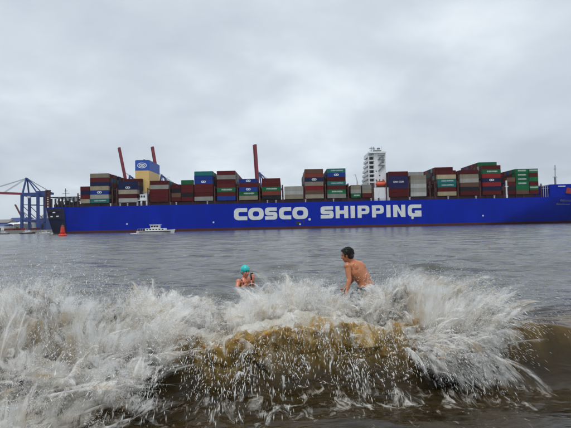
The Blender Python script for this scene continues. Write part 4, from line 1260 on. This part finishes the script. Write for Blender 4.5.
# swim shorts
s_ = MB()
s_.tube([pel + Vector((-0.010, 0, 0.035)), pel + Vector((0.006, 0, -0.06)), pel + Vector((0.0, 0, -0.17))], [0.124, 0.128, 0.112], 20, ell=[(lft, 1.55)] * 3)
for (hp, kn, an), k in zip(HIPS, (1, -1)):
    s_.ball(pel + lft * 0.085 * k + Vector((0.05, -0.02, -0.055)), (0.120, 0.120, 0.112), 12, 8)
    s_.tube([hp, hp * 0.5 + kn * 0.5, hp * 0.2 + kn * 0.8], [0.112, 0.104, 0.098], 14)
finish(fuse(s_, 0.011, 3), 'swim_shorts', MATS['shorts_navy'], man, root)

# --- bather in the turquoise cap
D2 = 9.5
def pw(px, py, dd=0.0): return P(px, py, D2 + dd)
hc2 = pw(245.2, 271.6)
fw2 = Vector((0.66, -0.72, -0.12)); f2_, l2_, u2_ = frame((0.66, -0.72, 0))
root2 = Vector((hc2.x, D2, -0.75))
wom = empty('person', root2, 'person in turquoise swim cap standing chest deep in the water with raised hands', 'person')
b = MB()
q2, R2 = head(b, hc2, fw2, (0.05, 0, 1), 1.02)
nk2 = hc2 + Vector((-0.015, 0.02, -0.125)); ch2 = nk2 + Vector((-0.01, 0.02, -0.21)); pl2 = ch2 + Vector((-0.01, 0.05, -0.36))
ls2 = nk2 + l2_ * 0.165 + Vector((0, 0, -0.075)); rs2 = nk2 - l2_ * 0.165 + Vector((0, 0, -0.075))
b.tube([pl2, pl2 * 0.5 + ch2 * 0.5, ch2, nk2 + Vector((0, 0, -0.075)), nk2, hc2 + Vector((-0.005, 0.01, -0.03))], [0.115, 0.092, 0.108, 0.085, 0.047, 0.046], 18,
       ell=[(l2_, 1.45), (l2_, 1.32), (l2_, 1.4), (l2_, 1.55), (l2_, 1.1), (l2_, 1.0)])
for k in (-1, 1): b.ball(ch2 + l2_ * 0.07 * k + f2_ * 0.07 + Vector((0, 0, -0.02)), (0.06, 0.06, 0.055), 12, 8)
le2 = ls2 + Vector((0.07, -0.13, -0.17)); lw2 = pw(253.2, 280.5, -0.24)
re2 = rs2 + Vector((-0.04, -0.16, -0.20)); rw2 = pw(247.6, 283.6, -0.30)
for S_, E_, W_, k in ((ls2, le2, lw2, 1), (rs2, re2, rw2, -1)):
    b.ball(S_, (0.058, 0.058, 0.056), 12, 8)
    b.tube([S_ * 0.8 + ch2 * 0.2, S_, (S_ + E_) / 2, E_], [0.056, 0.05, 0.044, 0.036], 12)
    b.tube([E_, E_ * 0.65 + W_ * 0.35, W_], [0.037, 0.037, 0.024], 12); b.ball(E_, (0.037, 0.037, 0.037), 10, 8)
    hand(b, W_, Vector((0.02, 0.0, 1)) if k == 1 else Vector((0.35, -0.1, 0.8)), -f2_, -k, 0.6, 0.93)
for k in (-1, 1):
    hp = pl2 + l2_ * 0.09 * k; an = hp + Vector((0.02 * k, -0.02, -0.62))
    b.tube([hp, hp * 0.5 + an * 0.5, an], [0.095, 0.066, 0.04], 12)
finish(fuse(b, 0.007, 4), 'body', MATS['skin_pale'], wom, root2)
face_bits(q2, R2, wom, root2)
c_ = MB()
c_.ball(q2(-0.014, 0, 0.042), (0.110, 0.090, 0.099), 20, 14, rot=R2); c_.ball(q2(-0.045, 0, 0.0), (0.077, 0.083, 0.080), 16, 10, rot=R2)
cap_ = finish(fuse(c_, 0.006, 4), 'swim_cap', MATS['cap_turquoise'], wom, root2)
s_ = MB()
s_.tube([pl2 + Vector((0, 0, -0.05)), pl2 * 0.5 + ch2 * 0.5, ch2 + Vector((0, 0, 0.02)), ch2 + Vector((0, 0, 0.06))], [0.122, 0.099, 0.115, 0.10], 18, ell=[(l2_, 1.45), (l2_, 1.32), (l2_, 1.4), (l2_, 1.45)])
for k in (-1, 1):
    s_.ball(ch2 + l2_ * 0.07 * k + f2_ * 0.074 + Vector((0, 0, -0.02)), (0.063, 0.063, 0.058), 12, 8)
    s_.tube([ch2 + l2_ * 0.075 * k + f2_ * 0.11 + Vector((0, 0, 0.02)), nk2 + l2_ * 0.10 * k + f2_ * 0.03 + Vector((0, 0, -0.035)), ch2 + l2_ * 0.06 * k - f2_ * 0.10 + Vector((0, 0, 0.05))], 0.014, 8)
finish(fuse(s_, 0.008, 2), 'swimsuit', MATS['black_fabric'], wom, root2)
ph_ = MB(); pc = lw2 + Vector((0.0, -0.02, 0.085)) - f2_ * 0.045
fx_, lx_, ux_ = frame(f2_)
ph_.prism([rpoly([(-0.036, -0.075), (0.036, -0.075), (0.036, 0.075), (-0.036, 0.075)], 0.008, 3)], (pc, lx_, (0, 0, 1), fx_), 0.010)
o = ph_.build('phone', MATS['black_fabric'], None, origin=pc)
tag(o, 'small dark object held up by the person in the turquoise cap', 'phone')

# ================================================================== SPRAY
def spray(name, n_list, label, seed, r_lo, r_hi, elong, mats):
    """droplets and torn ligaments on ballistic arcs, drawn out along their flight"""
    rg = np.random.default_rng(seed)
    PO, VE, RA = [], [], []
    for fn, jets, per in n_list:
        for _ in range(jets):
            p0, v0, T, sp, sv, wgt = fn(rg)
            n = max(4, int(per * wgt))
            t = T * np.sqrt(rg.uniform(0.0, 1, n))
            v = v0 + rg.normal(0, 1, (n, 3)) * sv
            p = p0 + rg.normal(0, 1, (n, 3)) * sp + v * t[:, None]
            p[:, 2] -= 4.9 * t * t
            v = v.copy(); v[:, 2] -= 9.8 * t
            PO.append(p); VE.append(v); RA.append(np.full(n, rg.uniform(0.7, 1.3)))
    p = np.concatenate(PO); v = np.concatenate(VE); k = np.concatenate(RA)
    keep = (p[:, 2] > -0.05) & (p[:, 1] > 1.9)
    p, v, k = p[keep], v[keep], k[keep]
    n = len(p)
    r_ = k * np.exp(rg.uniform(np.log(r_lo), np.log(r_hi), n) ) * np.where(rg.random(n) < 0.04, 1.9, 1.0)
    sp = np.linalg.norm(v, axis=1)
    d = v / np.maximum(sp, 1e-6)[:, None]
    ref = rg.normal(0, 1, (n, 3)); a = np.cross(d, ref); a /= np.linalg.norm(a, axis=1)[:, None]
    b = np.cross(d, a)
    ln = r_ * (1.0 + elong * np.minimum(sp, 3.5) / 2.0 * rg.uniform(0.3, 1.3, n))
    c1, s1 = -0.5, 0.866
    V = np.stack([p + d * ln[:, None], p - d * ln[:, None], p + a * r_[:, None], p + (c1 * a + s1 * b) * r_[:, None], p + (c1 * a - s1 * b) * r_[:, None]], 1).reshape(-1, 3)
    base = (np.arange(n) * 5)[:, None, None]
    F = (np.array([[0, 2, 3], [0, 3, 4], [0, 4, 2], [1, 3, 2], [1, 4, 3], [1, 2, 4]])[None] + base).reshape(-1, 3)
    me = np_mesh(name, V, F)
    me.materials.append(mats)
    o = bpy.data.objects.new(name, me); COL.objects.link(o)
    tag(o, label, 'spray', kind='stuff')
    return n
def spray_material():
    m = bpy.data.materials.new('spray_drop'); m.use_nodes = True; t = m.node_tree
    t.nodes.clear()
    out = N(t, 'ShaderNodeOutputMaterial')
    d = N(t, 'ShaderNodeBsdfDiffuse'); d.inputs[0].default_value = (0.97, 0.965, 0.945, 1)
    tr = N(t, 'ShaderNodeBsdfTranslucent'); tr.inputs[0].default_value = (0.97, 0.965, 0.945, 1)
    g = N(t, 'ShaderNodeBsdfGlossy', i_Roughness=0.15); g.inputs[0].default_value = (0.9, 0.9, 0.9, 1)
    m1 = N(t, 'ShaderNodeMixShader'); m1.inputs[0].default_value = 0.40
    m2 = N(t, 'ShaderNodeMixShader'); m2.inputs[0].default_value = 0.05
    L(t, d.outputs[0], m1.inputs[1]); L(t, tr.outputs[0], m1.inputs[2]); L(t, m1.outputs[0], m2.inputs[1]); L(t, g.outputs[0], m2.inputs[2]); L(t, m2.outputs[0], out.inputs[0])
    return m
MATS['spray'] = spray_material()
def cyf(x): return float(crest_y(np.array([x]))[0])
# how high the splash reaches along the wave (metres above the river)
EX = [-4.6, -2.9, -2.35, -1.9, -1.3, -0.9, -0.52, -0.28, 0.0, 0.35, 0.72, 1.1, 1.5, 1.85, 2.15, 2.4]
EZ = [0.80, 0.86, 0.98, 0.82, 0.74, 0.60, 0.52, 0.70, 0.84, 0.72, 0.50, 0.84, 0.74, 0.52, 0.34, 0.10]
def env(x, y): return CAM_H - (CAM_H - float(np.interp(x, EX, EZ))) * max(1.0, y / 4.35)     # drops further out fly lower
def up_speed(x, y, z0, rg, pw): return math.sqrt(2 * 9.8 * max(0.02, env(x, y) - z0)) * rg.uniform(0.05, 1.06) ** pw
def jet_left(rg):
    x = rg.uniform(-4.6, -1.05); y = cyf(x) - abs(rg.normal(0.25, 0.55)); z0 = rg.uniform(0.02, 0.30)
    vz = up_speed(x, y, z0, rg, 0.7)
    if y < cyf(x) - 0.6: vz *= rg.uniform(0.3, 0.8)
    return np.array([x, y, z0]), np.array([rg.normal(0.45, 0.5), rg.normal(-0.35, 0.5), vz]), vz / 9.8 * rg.uniform(0.7, 1.6) + 0.05, 0.022, 0.17, rg.uniform(0.4, 1.6)
def jet_mid(rg):
    x = rg.uniform(-1.4, 1.3); y = cyf(x) + rg.uniform(0.05, 0.6); z0 = rg.uniform(0.25, 0.42)
    vz = up_speed(x, y, z0, rg, 0.7)
    return np.array([x, y, z0]), np.array([rg.normal(0.25 * x, 0.35), rg.normal(0.0, 0.3), vz]), vz / 9.8 * rg.uniform(0.7, 1.5) + 0.05, 0.02, 0.14, rg.uniform(0.3, 1.5)
def jet_right(rg):
    x = rg.uniform(0.40, 1.85); y = cyf(x) + (rg.uniform(-0.5, 0.3) if x > 1.25 else rg.uniform(0.05, 0.55)); z0 = rg.uniform(0.06, 0.34)
    vz = up_speed(x, y, z0, rg, 0.9)
    return np.array([x, y, z0]), np.array([rg.normal(0.35 + 0.5 * max(0, x - 0.7), 0.45), rg.normal(-0.3, 0.4), vz]), vz / 9.8 * rg.uniform(0.7, 1.7) + 0.05, 0.022, 0.15, rg.uniform(0.4, 1.5)
def jet_fan(rg):                                       # sheets torn sideways off the collapsing right shoulder
    x = rg.uniform(1.1, 1.65); y = cyf(x) - rg.uniform(0.05, 0.75); a = rg.uniform(R(-5), R(65)); s = rg.uniform(0.4, 1.65)
    return np.array([x, y, rg.uniform(0.04, 0.30)]), np.array([s * math.cos(a), rg.normal(-0.4, 0.3), s * math.sin(a)]), rg.uniform(0.12, 0.34), 0.02, 0.13, rg.uniform(0.4, 1.4)
def jet_spill(rg):                                     # lip of the wave tumbling down its own face
    x = rg.uniform(-1.5, 1.4); y = cyf(x) - rg.uniform(0.05, 0.40); z0 = rg.uniform(0.32, 0.50)
    return np.array([x, y, z0]), np.array([rg.normal(0.3 * x, 0.25), rg.normal(-0.75, 0.3), rg.uniform(0.0, 1.2)]), rg.uniform(0.10, 0.30), 0.02, 0.12, rg.uniform(0.3, 1.3)
def jet_fall(rg):
    x = rg.uniform(-1.7, 1.5); y = cyf(x) - rg.uniform(0.25, 1.05)
    v = np.array([rg.normal(0.35 * x, 0.25), rg.normal(-0.5, 0.3), rg.uniform(-0.2, 1.1)])
    return np.array([x, y, rg.uniform(0.12, 0.45)]), v, rg.uniform(0.10, 0.42), 0.035, 0.13, rg.uniform(0.2, 1.2)
def jet_far(rg):
    x = rg.uniform(-4.2, 2.3); y = cyf(x) + rg.uniform(0.1, 1.6); z0 = rg.uniform(0.05, 0.22)
    vz = up_speed(x, y, z0, rg, 0.8)
    return np.array([x, y, z0]), np.array([rg.normal(0.1, 0.5), rg.normal(0.1, 0.5), vz]), vz / 9.8 * rg.uniform(0.7, 1.7), 0.025, 0.22, rg.uniform(0.2, 1.2)
# torn sheets of water: thin curved films flung up along the same arcs, full of holes
def sheets(name, specs, label, seed, material):
    rg = np.random.default_rng(seed)
    VV, FF, UU, SD = [], [], [], []
    nb = 0
    NU, NV = 18, 14
    uu, vv = np.meshgrid(np.linspace(-0.5, 0.5, NU), np.linspace(0, 1, NV), indexing='ij')
    cell = np.arange(NU * NV).reshape(NU, NV)
    q = np.stack([cell[:-1, :-1], cell[1:, :-1], cell[1:, 1:], cell[:-1, 1:]], -1).reshape(-1, 4)
    for fn, cnt, wlo, whi in specs:
        for _ in range(cnt):
            p0, v0, T, sp, sv, wgt = fn(rg)
            T = min(T, 0.42) * rg.uniform(0.75, 1.0)
            wd = rg.uniform(wlo, whi); az = rg.normal(0, 0.5)
            wdir = np.array([math.cos(az), math.sin(az), rg.normal(0, 0.12)])
            dv = wdir * rg.uniform(0.4, 1.6) * wd * 2 + rg.normal(0, 0.25, 3)
            t = vv * T
            P_ = p0 + uu[..., None] * wd * wdir + (v0 + uu[..., None] * dv * 2) * t[..., None]
            wob = rg.uniform(0, 9)
            k = 0.10 * wd + 0.02
            P_[..., 1] += k * np.sin(uu * 9 + wob + vv * 3) * vv + 0.05 * np.sin(uu * 21 + wob * 2) * vv
            spd = 1 + 0.22 * (fbm(uu * 7 + wob, vv * 1.5 + wob, 3, 40) - 0.5)
            P_[..., 2] = p0[2] + (P_[..., 2] - p0[2]) * spd - 4.9 * t * t
            VV.append(P_.reshape(-1, 3)); FF.append(q + nb); nb += NU * NV
            UU.append(np.stack([(uu * wd * 1.0 + rg.uniform(0, 50)), vv * max(0.15, T * 1.6) + rg.uniform(0, 50)], -1).reshape(-1, 2))
            SD.append(np.stack([vv, np.abs(uu) * 2], -1).reshape(-1, 2))
    V, F, U, S = [np.concatenate(a) for a in (VV, FF, UU, SD)]
    me = np_mesh(name, V, F)
    for nm, dat in (('flow', U), ('edge', S)):
        at_ = me.attributes.new(nm, 'FLOAT_VECTOR', 'POINT')
        at_.data.foreach_set('vector', np.concatenate([dat, np.zeros((len(dat), 1))], 1).astype(np.float32).ravel())
    me.materials.append(material)
    o = bpy.data.objects.new(name, me); COL.objects.link(o)
    tag(o, label, 'spray', kind='stuff')
def sheet_material(name='torn_water', scale=40.0, detail=7.0, amax=0.78, soft=0.20, bias=0.735):
    m = bpy.data.materials.new(name); m.use_nodes = True; t = m.node_tree
    t.nodes.clear()
    out = N(t, 'ShaderNodeOutputMaterial')
    fl = N(t, 'ShaderNodeAttribute', attribute_name='flow'); ed = N(t, 'ShaderNodeAttribute', attribute_name='edge')
    se = N(t, 'ShaderNodeSeparateXYZ'); L(t, ed.outputs['Vector'], se.inputs[0])
    mp = N(t, 'ShaderNodeMapping'); mp.inputs['Scale'].default_value = (1.0, 0.20, 1.0); L(t, fl.outputs['Vector'], mp.inputs['Vector'])
    a = N(t, 'ShaderNodeTexNoise', i_Scale=scale, i_Detail=detail, i_Roughness=0.62, i_Distortion=0.4); L(t, mp.outputs[0], a.inputs['Vector'])
    c = N(t, 'ShaderNodeTexNoise', i_Scale=9.0, i_Detail=3.0, i_Distortion=0.4); L(t, mp.outputs[0], c.inputs['Vector'])
    ad = N(t, 'ShaderNodeMath', operation='MULTIPLY_ADD'); ad.inputs[1].default_value = 0.75; L(t, c.outputs[0], ad.inputs[0]); L(t, a.outputs[0], ad.inputs[2])
    # holes open towards the flying rim and towards both sides
    f1 = N(t, 'ShaderNodeMath', operation='MULTIPLY'); L(t, se.outputs['X'], f1.inputs[0]); L(t, se.outputs['X'], f1.inputs[1])
    f2 = N(t, 'ShaderNodeMath', operation='POWER'); L(t, se.outputs['Y'], f2.inputs[0]); f2.inputs[1].default_value = 2.5
    f3 = N(t, 'ShaderNodeMath', operation='MULTIPLY_ADD'); f3.inputs[1].default_value = 0.30; f3.inputs[2].default_value = bias; L(t, f1.outputs[0], f3.inputs[0])
    f4 = N(t, 'ShaderNodeMath', operation='MULTIPLY_ADD'); f4.inputs[1].default_value = 0.26; L(t, f2.outputs[0], f4.inputs[0]); L(t, f3.outputs[0], f4.inputs[2])
    sb = N(t, 'ShaderNodeMath', operation='SUBTRACT'); L(t, ad.outputs[0], sb.inputs[0]); L(t, f4.outputs[0], sb.inputs[1])
    al = N(t, 'ShaderNodeMapRange', interpolation_type='SMOOTHSTEP'); al.inputs['From Min'].default_value = -0.06; al.inputs['From Max'].default_value = soft; al.inputs['To Max'].default_value = amax
    L(t, sb.outputs[0], al.inputs[0])
    cr_ = ramp(t, [(0.28, (0.50, 0.34, 0.13)), (0.50, (0.97, 0.965, 0.945))])
    n3 = N(t, 'ShaderNodeTexNoise', i_Scale=5.0, i_Detail=4.0); L(t, fl.outputs['Vector'], n3.inputs['Vector']); L(t, n3.outputs[0], cr_.inputs[0])
    d = N(t, 'ShaderNodeBsdfDiffuse'); tr = N(t, 'ShaderNodeBsdfTranslucent'); L(t, cr_.outputs[0], d.inputs[0]); L(t, cr_.outputs[0], tr.inputs[0])
    m1 = N(t, 'ShaderNodeMixShader'); m1.inputs[0].default_value = 0.5; L(t, d.outputs[0], m1.inputs[1]); L(t, tr.outputs[0], m1.inputs[2])
    tp = N(t, 'ShaderNodeBsdfTransparent')
    # the film thins out to nothing along all four rims
    r1 = N(t, 'ShaderNodeMapRange', interpolation_type='SMOOTHSTEP'); r1.inputs['From Max'].default_value = 0.22; L(t, se.outputs['X'], r1.inputs[0])
    r2 = N(t, 'ShaderNodeMapRange', interpolation_type='SMOOTHSTEP'); r2.inputs['From Min'].default_value = 1.0; r2.inputs['From Max'].default_value = 0.72; L(t, se.outputs['X'], r2.inputs[0])
    r3 = N(t, 'ShaderNodeMapRange', interpolation_type='SMOOTHSTEP'); r3.inputs['From Min'].default_value = 1.0; r3.inputs['From Max'].default_value = 0.55; L(t, se.outputs['Y'], r3.inputs[0])
    prev = al.outputs[0]
    for r_ in (r1, r2, r3):
        mu = N(t, 'ShaderNodeMath', operation='MULTIPLY'); L(t, prev, mu.inputs[0]); L(t, r_.outputs[0], mu.inputs[1]); prev = mu.outputs[0]
    m2 = N(t, 'ShaderNodeMixShader'); L(t, prev, m2.inputs[0]); L(t, tp.outputs[0], m2.inputs[1]); L(t, m1.outputs[0], m2.inputs[2])
    L(t, m2.outputs[0], out.inputs[0])
    return m
MATS['sheet'] = sheet_material()
sheets('spray', [(jet_left, 560, 0.18, 0.65), (jet_mid, 270, 0.15, 0.46), (jet_right, 380, 0.18, 0.5), (jet_fan, 210, 0.10, 0.30), (jet_far, 90, 0.1, 0.3), (jet_spill, 30, 0.04, 0.12), (jet_fall, 40, 0.02, 0.06)], 'torn white sheets of water bursting from the breaking wave', 21, MATS['sheet'])
MATS['veil'] = sheet_material('fine_spray_veil', 15.0, 4.0, 0.42, 0.32, 0.70)
sheets('spray', [(jet_left, 210, 0.3, 0.8), (jet_mid, 90, 0.2, 0.55), (jet_right, 130, 0.25, 0.6), (jet_fan, 70, 0.15, 0.36), (jet_spill, 14, 0.06, 0.18)], 'soft veils of fine spray hanging over the breaking wave', 33, MATS['veil'])
n1_ = spray('spray', [(jet_left, 950, 120), (jet_mid, 520, 90), (jet_right, 620, 110), (jet_fan, 320, 90), (jet_spill, 120, 40)], 'dense white spray thrown up along the breaking wave', 11, 0.0006, 0.0022, 9.0, MATS['spray'])
n2_ = spray('spray', [(jet_fall, 230, 44), (jet_far, 380, 30), (jet_left, 120, 16), (jet_right, 100, 16)], 'scattered water drops flying around the breaking wave', 12, 0.0008, 0.0040, 7.0, MATS['spray'])
print('DROPS', n1_, n2_, 'water quads', len(quads))

# ================================================================== HAZE
m = MB(); m.box(-13000, 13000, -40, 9600, -5, 135)
hz = m.build('haze', [])
tag(hz, 'thin pale haze over the river', 'haze', kind='stuff')
hm = bpy.data.materials.new('haze'); hm.use_nodes = True
t = hm.node_tree; t.nodes.clear()
pv = N(t, 'ShaderNodeVolumePrincipled'); pv.inputs['Color'].default_value = (0.90, 0.95, 1.0, 1); pv.inputs['Density'].default_value = 0.00006; pv.inputs['Anisotropy'].default_value = 0.2
ho = N(t, 'ShaderNodeOutputMaterial'); L(t, pv.outputs[0], ho.inputs['Volume'])
hz.data.materials.append(hm)
